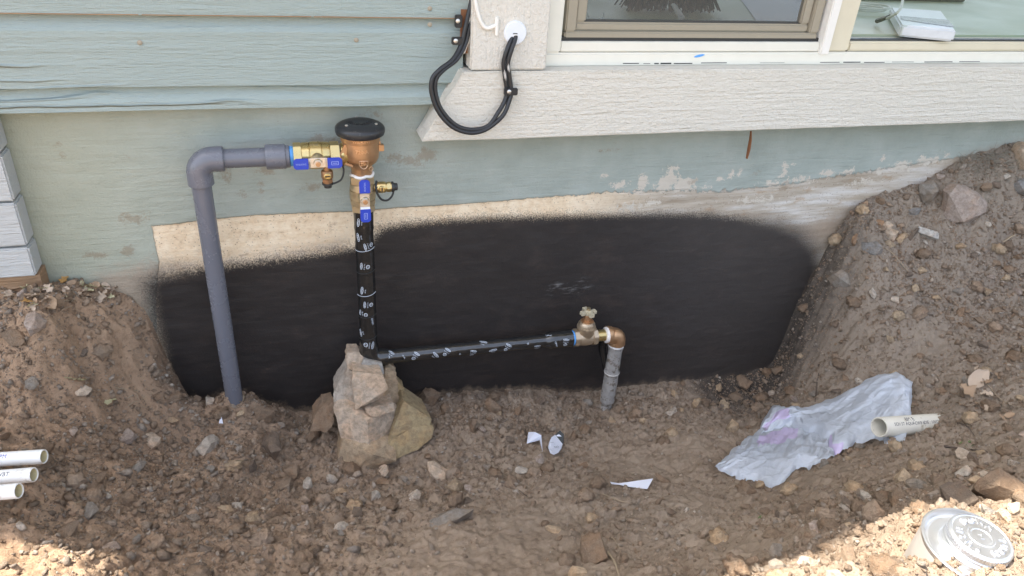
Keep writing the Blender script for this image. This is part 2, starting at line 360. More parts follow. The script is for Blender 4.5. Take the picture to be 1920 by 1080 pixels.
    M['desk'] = simple('desk', (.40, .45, .345), .45, 0, .05, 6); M['roomwall'] = simple('roomwall', (.72, .73, .68), .8)
    M['routerwhite'] = simple('routerwhite', (.60, .62, .64), .35); M['routerdark'] = simple('routerdark', (.05, .05, .045), .3)
    M['shag'] = simple('shag', (.030, .020, .020), .9, 0, .4, 40); M['cablewhite'] = simple('cablewhite', (.60, .60, .56), .5)
    M['bark'] = simple('bark', (.14, .11, .085), .9, 0, .25, 30, .6, .004)
mats()
M = MAT
# ---------------------------------------------------------------- ground: one sheet, fine near the house, coarse to the horizon
def onz(u, v, z):
    r = ray(u, v); return CAM + r*((z-CAM[2])/r[2])
base = [(75,535),(130,528),(200,541),(250,565),(285,605),(312,662),(336,712),(352,748),(400,752),(500,762),(600,768),(700,752),(850,738),(1000,732),
        (1150,728),(1290,714),(1350,706),(1420,690),(1468,655),(1505,590),(1528,520),(1543,460),(1562,405),(1620,378),(1700,350),(1745,335),(1800,300),(1850,282),(1920,268)]
cp = [at(u, v, 0) for u, v in base]
cp += [at(u, v, 0)+np.array((-.030 if u < 1560 else 0, -.06, -.045)) for u, v in base if u > 1460]
cp += [at(u, v, y) for u, v, y in [(437,737,-.065),(1135,770,-.065),(1330,740,-.05),(470,745,-.05)]]
cp += [at(u, v, y) for u, v, y in [(1600,600,-.18),(1540,680,-.17),(1750,550,-.20),(1900,450,-.14),(1700,470,-.11),(1660,410,-.05),(1800,350,-.06)]]
for u, v, z in [(640,892,0.0),(700,815,.0),(900,800,-.005),(900,870,-.012),(1000,830,-.03),(1180,910,.01),(1050,900,.0),(1300,800,-.03),(1340,890,.02),(1450,915,.07),(1500,760,.0),
                (1600,800,.05),(1700,770,.13),(1640,855,.15),(1900,700,.24),(1600,880,.18),(1720,850,.20),
                (1830,850,.28),(1500,985,.25),(1380,1060,.29),(1900,930,.43),(1700,960,.35),(1650,1070,.42),(1200,1050,.16),(1250,960,.10),(960,1080,.13),(1000,960,.05),
                (800,985,.075),(800,930,.01),(640,940,.02),(500,900,.03),(500,1000,.085),(500,1075,.13),(330,880,.10),(300,980,.16),(150,985,.21),(110,1035,.285),(20,1060,.28),(230,1075,.22),
                (0,780,.27),(200,760,.20),(300,810,.11),(390,810,.08),(320,735,.16),(100,600,.385),(0,625,.37),(210,650,.29),(280,700,.21),(520,800,.035),(0,960,.26)]:
    cp.append(onz(u, v, z))
cp += [CAM+ray(u, v)*(FPX*.0215/w)+np.array((-.06, .01, -.030)) for u, v, w in ((83,856,27),(36,920,29))]+[CAM+ray(1648, 801)*(FPX*.041/37.5)+np.array((.03, 0, -.055))]
cp = np.array(cp + [(.67,-1.02,.522),(.58,-1.12,.49),(.78,-.99,.495),(.68,-.94,.475),(.58,-1.0,.505),(.95,-1.12,.50),(.3,-1.12,.33),(-.9,0,.43),(-.9,-.5,.36),(-.9,-1.0,.36),(0,-1.1,.26),(1.3,-1.15,.50),(2.1,0,.62),(2.1,-.5,.55),(2.0,-1.1,.52),(-.5,-1.1,.34)])
def U(r2): return r2*np.log(r2+1e-9)
n = len(cp); X2 = cp[:, :2]
K = U(((X2[:, None]-X2[None])**2).sum(-1)) + np.eye(n)*1.2e-3
P1 = np.c_[np.ones(n), X2]; A = np.block([[K, P1], [P1.T, np.zeros((3, 3))]])
wts = np.linalg.solve(A, np.r_[cp[:, 2], 0, 0, 0])
def tps(x, y):
    o = wts[n]+wts[n+1]*x+wts[n+2]*y
    for i in range(n): o = o + wts[i]*U((x-X2[i, 0])**2+(y-X2[i, 1])**2)
    return o
STEP = .0034
gx = np.arange(-1.0, 2.05, STEP); gy = np.arange(-1.15, .045, STEP)
def grow(a, lim, k=1.35):
    s = STEP; out = []
    while abs(a) < lim: s = s*k; a = a+s; out.append(a)
    return np.array(out)
xs = np.r_[-grow(1.0, 200)[::-1], gx, grow(gx[-1], 200)]
ys = np.r_[-grow(1.15, 200)[::-1], gy, grow(gy[-1], 12, 2.2)]
XX, YY = np.meshgrid(xs, ys)
cx_, cy_ = np.clip(XX, -1.0, 2.05), np.clip(YY, -1.15, .04)
out = np.hypot(XX-cx_, YY-cy_)
wu = .016*fbm(cx_*13, cy_*13, 5.5, 4, .6); wv = .012*fbm(cx_*13, cy_*13, 9.5, 3, .6)
wu = wu+.007*pn(cx_*42, cy_*42, 3.1)+.0045*pn(cx_*95, cy_*95, 1.7); wv = wv+.006*pn(cx_*42, cy_*42, 6.1)+.004*pn(cx_*95, cy_*95, 4.7)
ZZ = tps(cx_+wu, cy_+wv*sstep(0, -.05, cy_)); ZZ = np.clip(ZZ, -.09, .70)
ZZ = ZZ*(1-sstep(.1, 3, out)) + .34*sstep(.1, 3, out)
def blob(pts, r):                                    # weight around the spots given as points of the photo, on the ground
    w = np.zeros(XX.shape)
    for (u, v, q) in pts:
        p = HIT(u, v); w = np.maximum(w, q*np.exp(-((XX-p[0])**2+(YY-p[1])**2)/(2*r*r)))
    return w
class Grid:
    def __init__(s, Z): s.Z = Z
    def __call__(s, x, y):
        i = np.clip(np.searchsorted(xs, x)-1, 0, len(xs)-2); j = np.clip(np.searchsorted(ys, y)-1, 0, len(ys)-2)
        a = (x-xs[i])/(xs[i+1]-xs[i]); b = (y-ys[j])/(ys[j+1]-ys[j]); Z = s.Z
        return (Z[j, i]*(1-a)+Z[j, i+1]*a)*(1-b)+(Z[j+1, i]*(1-a)+Z[j+1, i+1]*a)*b
H = Grid(ZZ); near0 = 1-sstep(.0, .3, out)
def HIT(u, v):
    r = ray(u, v); t = np.linspace(.5, 2.6, 1400); p = CAM[None]+t[:, None]*r[None]
    k = np.argmax(p[:, 2] < H(p[:, 0], p[:, 1]))
    return p[k]
GY, GX = np.gradient(ZZ, ys, xs); SL = Grid(np.clip(np.hypot(GX, GY), 0, 3)*near0)
smooth = blob([(1200,880,1),(1120,1055,.8),(930,1010,.8),(1420,1010,.9),(1300,850,.7),(1750,640,.8),(1850,620,.6),(1500,900,.8),(240,690,.5),(1550,890,.8),(800,1050,.8),(1000,985,.8),(1300,940,.7),(1000,900,.5)], .075)
near = 1-sstep(.0, .3, out)
rough = (1-.55*smooth)*near*(1-.5*sstep(-.06, 0, YY))
b1 = fbm(XX*9, YY*9, 1.3, 3); b2 = pn(XX*26, YY*26, 4.1); b3 = pn(XX*60, YY*60, 7.7); b4 = pn(XX*130, YY*130, 2.2)
ZZ = ZZ + rough*(.010*b1 + .012*np.abs(b2) - .004 + .010*np.abs(b3) + .0055*b4)
# clods: low mounds of many sizes pressed into the sheet
cr = np.random.default_rng(77); LUMP = np.zeros(XX.shape); ix0 = int(np.searchsorted(xs, -1.0)); 
for k in range(19000):
    px_, py_ = cr.uniform(-.95, 2.0), cr.uniform(-1.2, .0); q = .0045*(1-cr.random())**-.55; q = min(q, .024)
    i0, i1 = np.searchsorted(xs, (px_-q*1.3, px_+q*1.3)); j0, j1 = np.searchsorted(ys, (py_-q*1.3, py_+q*1.3))
    if i1 <= i0 or j1 <= j0: continue
    an = cr.uniform(0, 3.14); sx_, sy_ = q*cr.uniform(.8, 1.3), q*cr.uniform(.6, 1.0)
    ax_, ay_ = XX[j0:j1, i0:i1]-px_, YY[j0:j1, i0:i1]-py_; uu, vv = (ax_*math.cos(an)+ay_*math.sin(an))/sx_, (-ax_*math.sin(an)+ay_*math.cos(an))/sy_
    tz_ = np.clip(1.1+uu*cr.normal(0, .45)+vv*cr.normal(0, .45), .2, 2)       # tilted tops
    d2 = 1-uu*uu-vv*vv; LUMP[j0:j1, i0:i1] = np.maximum(LUMP[j0:j1, i0:i1], np.where(d2 > 0, np.minimum(np.minimum(np.sqrt(np.maximum(d2, 0)), .72), np.minimum(.85-.55*uu, .80+.5*vv))*q*.60*tz_, 0))
ZZ = ZZ + LUMP*near*(1-.75*smooth)*(1-.4*sstep(-.03, 0, YY))
H.Z = ZZ
ny, nx = ZZ.shape
me = bpy.data.meshes.new('ground'); co = np.stack([XX, YY, ZZ], -1).reshape(-1, 3).astype(np.float32)
idx = np.arange(ny*nx).reshape(ny, nx); q = np.stack([idx[:-1, :-1], idx[:-1, 1:], idx[1:, 1:], idx[1:, :-1]], -1).reshape(-1, 4)
def fill(me, co, q):
    me.vertices.add(len(co)); me.vertices.foreach_set('co', np.ascontiguousarray(co, np.float32).ravel())
    k = q.shape[1]; me.loops.add(q.size); me.loops.foreach_set('vertex_index', np.ascontiguousarray(q, np.int32).ravel())
    me.polygons.add(len(q)); me.polygons.foreach_set('loop_start', np.arange(0, q.size, k, dtype=np.int32))
    me.update(calc_edges=True); me.validate()
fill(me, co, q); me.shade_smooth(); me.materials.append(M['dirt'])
def fattr(me, name, a):
    x = me.attributes.new(name, 'FLOAT', 'POINT'); x.data.foreach_set('value', np.ascontiguousarray(a, np.float32).ravel())
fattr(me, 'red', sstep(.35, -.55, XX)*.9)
fattr(me, 'grey', np.clip(sstep(.7, 1.5, XX)*.75+blob([(1690,430,.6),(1850,500,.5),(1200,970,.5)], .12), 0, 1))
sp = sstep(-.26, -.01, YY)*np.maximum(sstep(.90, 1.08, XX)*sstep(1.52, 1.20, XX), sstep(-.20, -.25, XX)*sstep(-.33, -.27, XX)*.55)
fattr(me, 'spray', sp*near); fattr(me, 'grass', sstep(1.6, 2.8, out)*(YY < 1))
g = bpy.data.objects.new('ground', me); COL.objects.link(g); setp(g, kind='structure')

# ---------------------------------------------------------------- house: boards, trim, foundation, window, eave
house = thing('house', 'pale green house wall with lap siding, cream window and foundation half sprayed black', 'house', (0, 0, .40))
FY = 0.0
wx = np.arange(-.80, 2.3, .0042); wz = np.arange(-.16, .80, .0042)
WX, WZ = np.meshgrid(wx, wz)
def wp(pts, y=0.0): return [(p[0], p[2]) for p in (at(u, v, y) for u, v in pts)]
barep = wp([(284,425),(330,420),(400,411),(480,404),(560,400),(660,397),(760,389),(880,382),(1000,372),(1080,366),(1130,361),(1250,357),(1350,359),(1450,348),(1560,331),(1700,309),(1790,296),(1960,270),(1960,800),(300,800),(292,560),(298,490)])
blackp = wp([(274,532),(300,514),(340,506),(400,499),(500,486),(600,474),(660,464),(690,456),(712,428),(760,418),(850,410),(950,405),(1100,402),(1250,400),(1330,401),(1400,410),(1460,420),(1500,436),(1530,470),(1540,540),(1528,620),(1510,700),(1480,900),(330,900),(300,660),(282,590)])
WY = .0022*fbm(WX*5, WZ*9, 0, 3) + .0008*pn(WX*25, WZ*60)
sdb = polysd(WX, WZ, barep); WY = WY + .0016*sstep(-.002, .002, sdb)*(WX < .6)*sstep(.0, -.012, polysd(WX, WZ, blackp)) - .0
fm = bpy.data.meshes.new('foundation'); co = np.stack([WX, WY, WZ], -1).reshape(-1, 3)
ny2, nx2 = WX.shape; idx = np.arange(ny2*nx2).reshape(ny2, nx2)
q = np.stack([idx[:-1, :-1], idx[:-1, 1:], idx[1:, 1:], idx[1:, :-1]], -1).reshape(-1, 4)
bv = [(-.80,.02,-.16),(2.29,.02,-.16),(2.29,.16,-.16),(-.80,.16,-.16),(-.80,.02,.79),(2.29,.02,.79),(2.29,.16,.79),(-.80,.16,.79)]
b0 = len(co); q2 = np.array([(0,3,2,1),(4,5,6,7),(0,1,5,4),(1,2,6,5),(2,3,7,6),(3,0,4,7)])+b0
fill(fm, np.r_[co, np.array(bv)], np.r_[q, q2]); fm.shade_smooth(); fm.materials.append(M['foundation'])
pad = lambda a, v=-1: np.r_[a.ravel(), np.full(8, v)]
fattr(fm, 'sd_bare', pad(sdb)); fattr(fm, 'sd_black', pad(polysd(WX, WZ, blackp)))
fattr(fm, 'softend', pad(np.clip(sstep(1.0, 1.18, WX)+.7*sstep(-.18, -.24, WX), 0, 1), 0))
floor_ = np.interp(WX, wx, H(wx, np.full(wx.shape, -.008)))
fattr(fm, 'splash', pad(np.exp(-np.clip(WZ-floor_, 0, 1)/.022), 0))
fattr(fm, 'wob', pad(.25+1.0*sstep(.4, .8, WX)))
def ell(lst):
    s = np.full(WX.shape, -1.0)
    for u, v, rx, rz in lst:
        p = at(u, v, 0); k = 1/FPX*np.linalg.norm(ray(u, v))*1.35*0+.00118
        s = np.maximum(s, (1-np.hypot((WX-p[0])/(rx*k), (WZ-p[2])/(rz*k)))*min(rx, rz)*k)
    return s
fattr(fm, 'sd_fleck', pad(ell([(1255,336,26,14),(1282,345,30,14),(1245,352,22,8),(1258,314,8,5),(1205,343,12,16),(1160,346,14,7),(1132,330,6,4),(1370,327,9,8),(1350,335,6,4),(1388,323,5,6),(1320,352,9,4),(1470,322,7,14),(1485,308,5,5),(1450,345,26,6),(1500,338,28,7),(1550,325,16,8),(1590,322,14,6),(1648,319,12,8),(1690,311,26,11),(1740,300,30,9),(1775,292,12,6),(1655,298,4,4),(1620,340,30,5),(1720,346,24,4),(1180,388,26,7),(1220,380,16,6),(1420,374,40,6)])))
mud = polysd(WX, WZ, wp([(165,540),(180,512),(225,500),(290,488),(330,500),(300,540),(285,700),(200,700),(160,570)]))
mud = np.maximum(mud, polysd(WX, WZ, wp([(300,486),(480,476),(655,440),(655,470),(480,500),(300,520)]))-.006)
mud = np.maximum(mud, polysd(WX, WZ, wp([(1490,432),(1545,404),(1700,352),(1800,290),(1960,250),(1960,420),(1500,460)]))-.004)
fattr(fm, 'sd_mud', pad(mud))
fattr(fm, 'sd_spot', pad(ell([(248,410,20,10),(265,404,9,5),(180,478,18,7),(240,470,12,12),(490,355,5,12),(585,350,14,8),(625,270,30,12),(600,262,20,9),(770,300,30,10),(800,290,20,14),(740,295,16,8),(500,318,20,8),(422,330,9,14),(455,365,9,9),(700,212,18,7),(108,268,5,3),(115,290,4,4),(236,292,3,3),(1145,282,16,4),(1470,352,12,8),(1300,340,10,6),(1420,325,9,6)])-.002))
fattr(fm, 'scuff', pad(np.clip(ell([(1065,540,70,26),(1090,530,40,18),(1050,715,40,14)])*60, 0, 1), 0))
f = bpy.data.objects.new('foundation', fm); COL.objects.link(f); adopt(f, house); f['label'] = 'stucco foundation: peeling green paint above, black waterproof spray below'

ZS = [at(400, v, -.035)[2] for v in (204, 161, 29)]   # bottom cut, first seam, second seam
BX1 = at(872, 100, -.035)[0]
pit = ZS[2]-ZS[1]
def board(z0, z1, x0, x1, mat, first=False, y0=-.036, lab=None):
    # novelty board: flat face with a scooped top edge, extruded along x in short steps with slight waviness
    prof = [(0.0, z0), (y0, z0), (y0, z1-.026), (y0+.006, z1-.019), (y0+.0105, z1-.010), (y0+.0115, z1-.0012), (0.0, z1-.0012)]
    b = MB(); N = 60; R = []
    for i in range(N+1):
        x = x0+(x1-x0)*i/N; R.append([(x, yy+(.0012*float(pn(x*3, zz*7)) if yy < -.01 else 0), zz+(.0011*float(pn(x*6+zz*9, 3.3)) if yy == y0 and zz == z0 else 0)) for yy, zz in prof])
    b.rings(R); return b.obj('siding_board', M[mat], house, lab, 30)
board(ZS[0], ZS[1], -1.3, BX1-.018, 'siding', lab='narrow cut bottom siding board')
zz = ZS[1]
for k in range(17): board(zz, zz+pit, -1.3, BX1+(.004 if k else -.004), 'siding'); zz += pit
TOPZ = zz
for xa, xb in ((-1.3, -.21), (-.205, .06), (.064, BX1-.02)):
    b = MB(); b.box((xa, -.0372, ZS[2]-.0006), (xb, -.028, ZS[2]+.0008)); b.obj('bare_edge', M['rawwood'], house, 'bare brown wood along the upper siding lap')
b = MB(); b.box((-1.3, .0, .795), (BX1+.03, .14, TOPZ)); b.obj('wall_sheathing', M['rawwood'], house)
# lower siding block at the far left, one storey step lower
lx = at(70, 522, -.05)[0]
zb = [at(20, v, -.05)[2] for v in (523, 465, 380)]
for a, c in ((zb[0], zb[1]), (zb[1], zb[2]), (zb[2], zb[2]+(zb[2]-zb[1])), (2*zb[2]-zb[1], ZS[0])):
    b = MB(); b.box((-1.3, -.05, a+.002), (lx, .0-.003, c-.002)); o = b.obj('siding_board', M['sidinglow'], house, 'pale short siding board low at the left edge', 30, .003)
b = MB(); b.box((-1.3, -.043, zb[0]-.06), (lx+.003, -.004, zb[0]+.001)); b.obj('sill_plate', M['rawwood'], house, 'bare reddish wood under the left siding')
# trim board under the window with its slanted end
TY = -.068
tl0 = at(790, 262, TY); tl1 = at(872, 128, TY); tb = at(1920, 230, TY)
zt = at(1300, 131, TY)[2]; zb0 = .5*(tl0[2]+tb[2])
b = MB(); RX = 2.25; N = 70
def edge(x): return .0016*float(pn(x*11, .7))
front = [(tl0[0], zb0)]+[(tl0[0]+(RX-tl0[0])*i/N, zb0+edge(i*.04)) for i in range(1, N+1)]
topx = tl0[0]+(tl1[0]-tl0[0])*(zt-zb0)/(tl1[2]-zb0)
front += [(RX-(RX-topx)*i/N, zt+edge(9+i*.03)) for i in range(N+1)]
front += [(topx-(topx-tl0[0])*k/5+.002*math.sin(k*2.1), zt-(zt-zb0)*k/5) for k in range(1, 5)]
b.prism(front, (0, TY, 0), (1, 0, 0), (0, 0, 1), (0, 1, 0), .066)
o = b.obj('trim_board', M['trim'], house, 'rough white trim board with a slanted left end', 30, .002)
x = o.data.attributes.new('peel', 'FLOAT', 'POINT'); x.data.foreach_set('value', [float(sstep(1.30, 1.75, v.co.x))*.42 for v in o.data.vertices])
px0 = at(884, 60, -.066)[0]; px1 = at(1030, 60, -.066)[0]
b = MB(); N = 30
R = []
for i in range(N+1):
    z = zt+.0015+(2.55-zt)*i/N; w = .0018*float(pn(z*14, 5.5)); w2 = .0018*float(pn(z*14, 9.5))
    R.append([(px0+w, -.064, z), (px1+w2, -.064, z), (px1+w2, -.001, z), (px0+w, -.001, z)])
b.rings(R); b.obj('trim_post', M['trim_v'], house, 'rough white corner post beside the window', 30, .003)
# window
win = bpy.data.objects.new('window', None)
bpy.data.objects.remove(win)
z0 = at(1300, 117, -.034)[2]
wl_ = at(1040, 100, -.034)[0]; WR = 2.25; WT = 1.75
def wz_(v, y, u=1300): return at(u, v, y)[2]
b = MB()
fl = wz_(99, -.034)
b.box((px1+.004, -.034, zt-.001), (WR, .05, fl)); b.box((px1+.004, -.034, fl), (wl_+.012, .05, WT)); b.box((px1+.004, -.034, WT), (WR, .05, WT+.05))
frame = b.obj('window', M['creamwhite'], house, 'cream window frame with a screened left sash and fixed right pane', 30, .003)
for (xa, xb) in ((.655,.69),(.70,.715),(.724,.734),(.738,.762),(.768,.81),(.83,.89),(.97,1.03),(1.12,1.17),(1.18,1.225),(1.235,1.29),(1.31,1.37),(1.40,1.48),(1.5,1.56)):
    b = MB(); b.box((xa, -.0344, zt+.0040+.0006*math.sin(xa*40)), (xb, -.03385, zt+.0056+.0005*math.sin(xa*70))); b.obj('caulk_gap', M['gasket'], frame)
mul0 = at(1536, 90, -.03)[0]; mul1 = at(1592, 90, -.03)[0]
sz = wz_(79, -.030)
b = MB(); b.box((wl_+.012, -.030, fl+.001), (mul0, .03, sz)); b.obj('sill_rail', M['creamwhite'], frame, None, 30, .002)
b = MB(); b.box((mul0, -.038, fl-.004), (mul0+.022, .03, WT)); b.obj('mullion', M['paint'], frame, 'white edge of the middle mullion', 30, .002)
b = MB(); b.box((mul0+.022, -.030, fl+.0005), (mul1, .03, WT)); b.box((mul1, -.028, fl+.0007), (WR, .03, wz_(79, -.028, 1750))); b.obj('pane_frame', M['cream'], frame, 'beige frame of the fixed right pane', 30, .004)
# screened sash
s0 = sz+.004; s1 = wz_(61, -.022); s2 = wz_(44, -.016); sx0 = wl_+.022; cp_ = at(1312, 105, -.036)
b = MB(); b.lathe([(0, .0075), (.0006, .0060), (.0008, .001)], (0, 0, 0), (0, -1, 0), 12); b.v = [(cp_[0]+p[0]*1.6, -.0345+p[1], cp_[2]+p[2]*.35+p[0]*.3) for p in b.v]; b.obj('chalk_smear', M['bluetape'], frame, 'blue smear on the sill')
b = MB(); b.box((wl_+.012, -.021, sz), (mul0, .0, s0+.003)); b.obj('gasket', M['gasket'], frame)
b = MB(); b.box((sx0, -.022, s0), (mul0-.006, .004, s1)); b.box((sx0, -.022, s1), (sx0+.022, .004, WT)); b.box((mul0-.028, -.022, s1), (mul0-.006, .004, WT)); b.obj('screen_frame', M['bronzeframe'], frame, 'tan screen frame', 30, .0025)
b = MB(); b.box((sx0+.022, -.014, s1), (mul0-.028, .004, s2)); b.box((sx0+.022, -.014, s2), (sx0+.044, .004, WT)); b.box((mul0-.05, -.014, s2), (mul0-.028, .004, WT)); b.obj('sash', M['bronzeframe'], frame, 'tan sash frame', 30, .003)
b = MB(); b.box((sx0+.044, -.006, s2), (mul0-.05, .0, s2+.004)); b.obj('gasket', M['gasket'], frame)
b = MB(); b.add([(sx0+.044, .002, s2+.004), (mul0-.05, .002, s2+.004), (mul0-.05, .002, WT), (sx0+.044, .002, WT)], [(0, 1, 2, 3)]); b.obj('pane', M['glass'], frame)
b = MB(); b.add([(sx0+.02, -.0075, s1+.002), (mul0-.026, -.0075, s1+.002), (mul0-.026, -.0075, WT), (sx0+.02, -.0075, WT)], [(0, 1, 2, 3)]); b.obj('insect_screen', M['screen'], frame)
gz = wz_(79, -.028, 1750)
b = MB(); b.box((mul1, -.016, gz), (WR, .0, gz+.003)); b.obj('gasket', M['gasket'], frame)
b = MB(); b.add([(mul1, .002, gz+.003), (WR, .002, gz+.003), (WR, .002, WT), (mul1, .002, WT)], [(0, 1, 2, 3)]); b.obj('pane', M['glass'], frame)
# room behind the window, left open at back and right so sky lights desk
b = MB(); b.box((.50, 1.6, .5), (3.2, 1.7, .86)); b.box((.40, .17, .5), (.50, 1.7, 2.6)); b.box((.5, .17, .45), (3.2, 1.6, .5))
o = b.obj('room', M['roomwall']); setp(o, kind='structure')
b = MB(); b.box((px1-.02, .001, WT+.05), (2.3, .14, TOPZ)); b.box((px0, .001, .795), (px1-.02, .14, TOPZ)); b.obj('wall_panel', M['siding'], house, 'plain wall above the window')
zt2 = TOPZ
# ---------------------------------------------------------------- unseen overhang and roof added as shade caster, edge stepped for the sun patches
def up(p, z):
    return np.array(p)+SUN*((z-p[2])/SUN[2])
EZ = TOPZ
rp = [up(HIT(u, v), EZ) for u, v in ((1390,1068),(1560,1012),(1900,925))]
lp = [up(HIT(u, v), EZ) for u, v in ((5,1036),(110,1018),(215,1035))]
jog = up(HIT(232, 1068), EZ)[0]
ry = np.polyfit([p[0] for p in rp], [p[1] for p in rp], 1); ly = np.mean([p[1] for p in lp])
b = MB()
xr = 9.0; xl = -9.0
yr = lambda x: ry[1]+ry[0]*x
poly = [(xl, .5), (xl, ly), (jog, ly), (jog, yr(jog)), (3.0, yr(3.0)), (xr, yr(3.0)), (xr, .5)]
b.prism(poly, (0, 0, EZ), (1, 0, 0), (0, 1, 0), (0, 0, 1), .05)
ea = b.obj('eave', M['eave'], house, 'boxed eave above the wall', 0)
b = MB(); b.add([(xl, ly, EZ+.055), (jog, ly, EZ+.055), (jog, 3.5, EZ+1.3), (xl, 3.5, EZ+1.3)], [(0, 1, 2, 3)])
b.add([(jog, yr(jog), EZ+.055), (xr, yr(3.0), EZ+.055), (xr, 3.5, EZ+1.5), (jog, 3.5, EZ+1.5)], [(0, 1, 2, 3)])
b.obj('roof', M['shingle'], house, None, 0)

# ---------------------------------------------------------------- text as thin raised meshes
_tc = {}
def text(s, size):
    if s not in _tc:
        c = bpy.data.curves.new('t', 'FONT'); c.body = s; c.size = 1; c.resolution_u = 2; c.align_x = 'CENTER'; c.align_y = 'CENTER'
        o = bpy.data.objects.new('t', c); me = o.to_mesh()
        bm = bmesh.new(); bm.from_mesh(me); bmesh.ops.triangulate(bm, faces=bm.faces)
        _tc[s] = ([tuple(v.co) for v in bm.verts], [[v.index for v in f.verts] for f in bm.faces]); bm.free(); o.to_mesh_clear(); bpy.data.objects.remove(o)
    v, f = _tc[s]
    return [(a*size, b_*size) for a, b_, _ in v], f
def place2d(mb, vs, fs, fn):                         # double sided sheet is enough for print; fn maps 2D to 3D
    mb.add([fn(a, c) for a, c in vs], fs)
def oval(rx, ry, w, n=20):
    vs = []; fs = []
    for i in range(n):
        q = 2*math.pi*i/n; vs += [(rx*math.cos(q), ry*math.sin(q)), ((rx-w)*math.cos(q), (ry-w)*math.sin(q))]
    for i in range(n): fs.append((2*i, 2*i+1, (2*i+3) % (2*n), (2*i+2) % (2*n)))
    return vs, fs
def cyl(o, axis, r, toward, spin=0.0, t0=0.0, q0=0.0):   # maps (along axis turned by spin, around) onto a cylinder
    a = nv(axis); e1 = np.array(toward, float); e1 = nv(e1-a*(e1@a)); e2 = np.cross(a, e1); cs, sn = math.cos(spin), math.sin(spin)
    o = np.array(o, float)
    def fn(x, y):
        X, Y = x*cs-y*sn, x*sn+y*cs; q = q0-Y/r
        return o+a*(t0+X)+r*(math.cos(q)*e1+math.sin(q)*e2)
    return fn
def flat(o, ax, ay, spin=0.0):
    o, ax, ay = (np.array(q, float) for q in (o, ax, ay)); cs, sn = math.cos(spin), math.sin(spin)
    return lambda x, y: o+ax*(x*cs-y*sn)+ay*(x*sn+y*cs)
def raise_text(s, size, fn0, fn1, name, mat, parent):    # embossed: top sheet and side walls
    vs, fs = text(s, size); mb = MB(); n = len(vs); cnt = {}
    for f in fs:
        for i in range(3):
            e = (f[i], f[(i+1) % 3]); cnt[frozenset(e)] = cnt.get(frozenset(e), 0)+1
    walls = [(f[i], f[(i+1) % 3]) for f in fs for i in range(3) if cnt[frozenset((f[i], f[(i+1) % 3]))] == 1]
    mb.add([fn1(a, c) for a, c in vs]+[fn0(a, c) for a, c in vs], list(fs)+[(i, j, j+n, i+n) for i, j in walls])
    return mb.obj(name, mat, parent, None, 0)

# ---------------------------------------------------------------- plumbing assembly
PY = -.065; xa = at(375, 330, PY)[0]; xb = .1315; TOC = (0, -1, 0)
asm = thing('plumbing_assembly', 'grey plastic riser, bronze vacuum breaker and black taped pipes before the sprayed wall', 'pipework', (xb, PY, .16))
def zc(u, v, y=PY): return at(u, v, y)[2]
def xc(u, v, y=PY): return at(u, v, y)[0]
zr = zc(460, 296)
# grey riser, elbow, arm, coupling
b = MB(); b.tube([(xa-.001, PY, .03), (xa, PY, zr-.03)], .0172, 28); b.obj('riser_pipe', M['pvcgrey'], asm, 'grey plastic riser going into the dirt mound')
b = MB(); arc = [(xa+.026-.026*math.cos(q), PY, zr-.026+.026*math.sin(q)) for q in np.linspace(0, math.pi/2, 10)]
h1 = zc(375, 350)+.004; h2 = xc(420, 296)
b.tube([(xa, PY, h1), (xa, PY, zr-.030)]+arc+[(xa+.03, PY, zr), (h2, PY, zr)], [.0224, .0224]+[.0222]*10+[.0224]*2, 28)
b.obj('elbow', M['pvcgrey'], asm, 'grey plastic elbow', 35, .0012)
b = MB(); b.tube([(h2-.01, PY, zr), (xc(500, 294), PY, zr)], .0172, 28); b.obj('arm_pipe', M['pvcgrey'], asm, 'short horizontal grey pipe')
c0, c1 = xc(498, 294), xc(536, 294)
b = MB(); b.lathe([(c0, .0218), (c0+.002, .0226), (c1-.001, .0226), (c1, .0215)], (0, PY, zr), (1, 0, 0), 30); b.lathe([(c1, .0205), (c1+.006, .0205), (c1+.007, .018)], (0, PY, zr), (1, 0, 0), 30)
o = b.obj('coupling', M['pvcgrey'], asm)
b = MB(); b.lathe([(c1+.0065, .0165), (c1+.008, .0185), (c1+.013, .0178), (c1+.0145, .0165)], (0, PY, zr), (1, 0, 0), 24); b.obj('thread_tape', M['bluetape'], asm, 'blue thread tape at the grey coupling')
def hexp(o, axis, r, h, e=None):
    a, e1, e2 = basis(axis); return [(r*math.cos(math.pi/3*i), r*math.sin(math.pi/3*i)) for i in range(6)], o, e1, e2, a, h
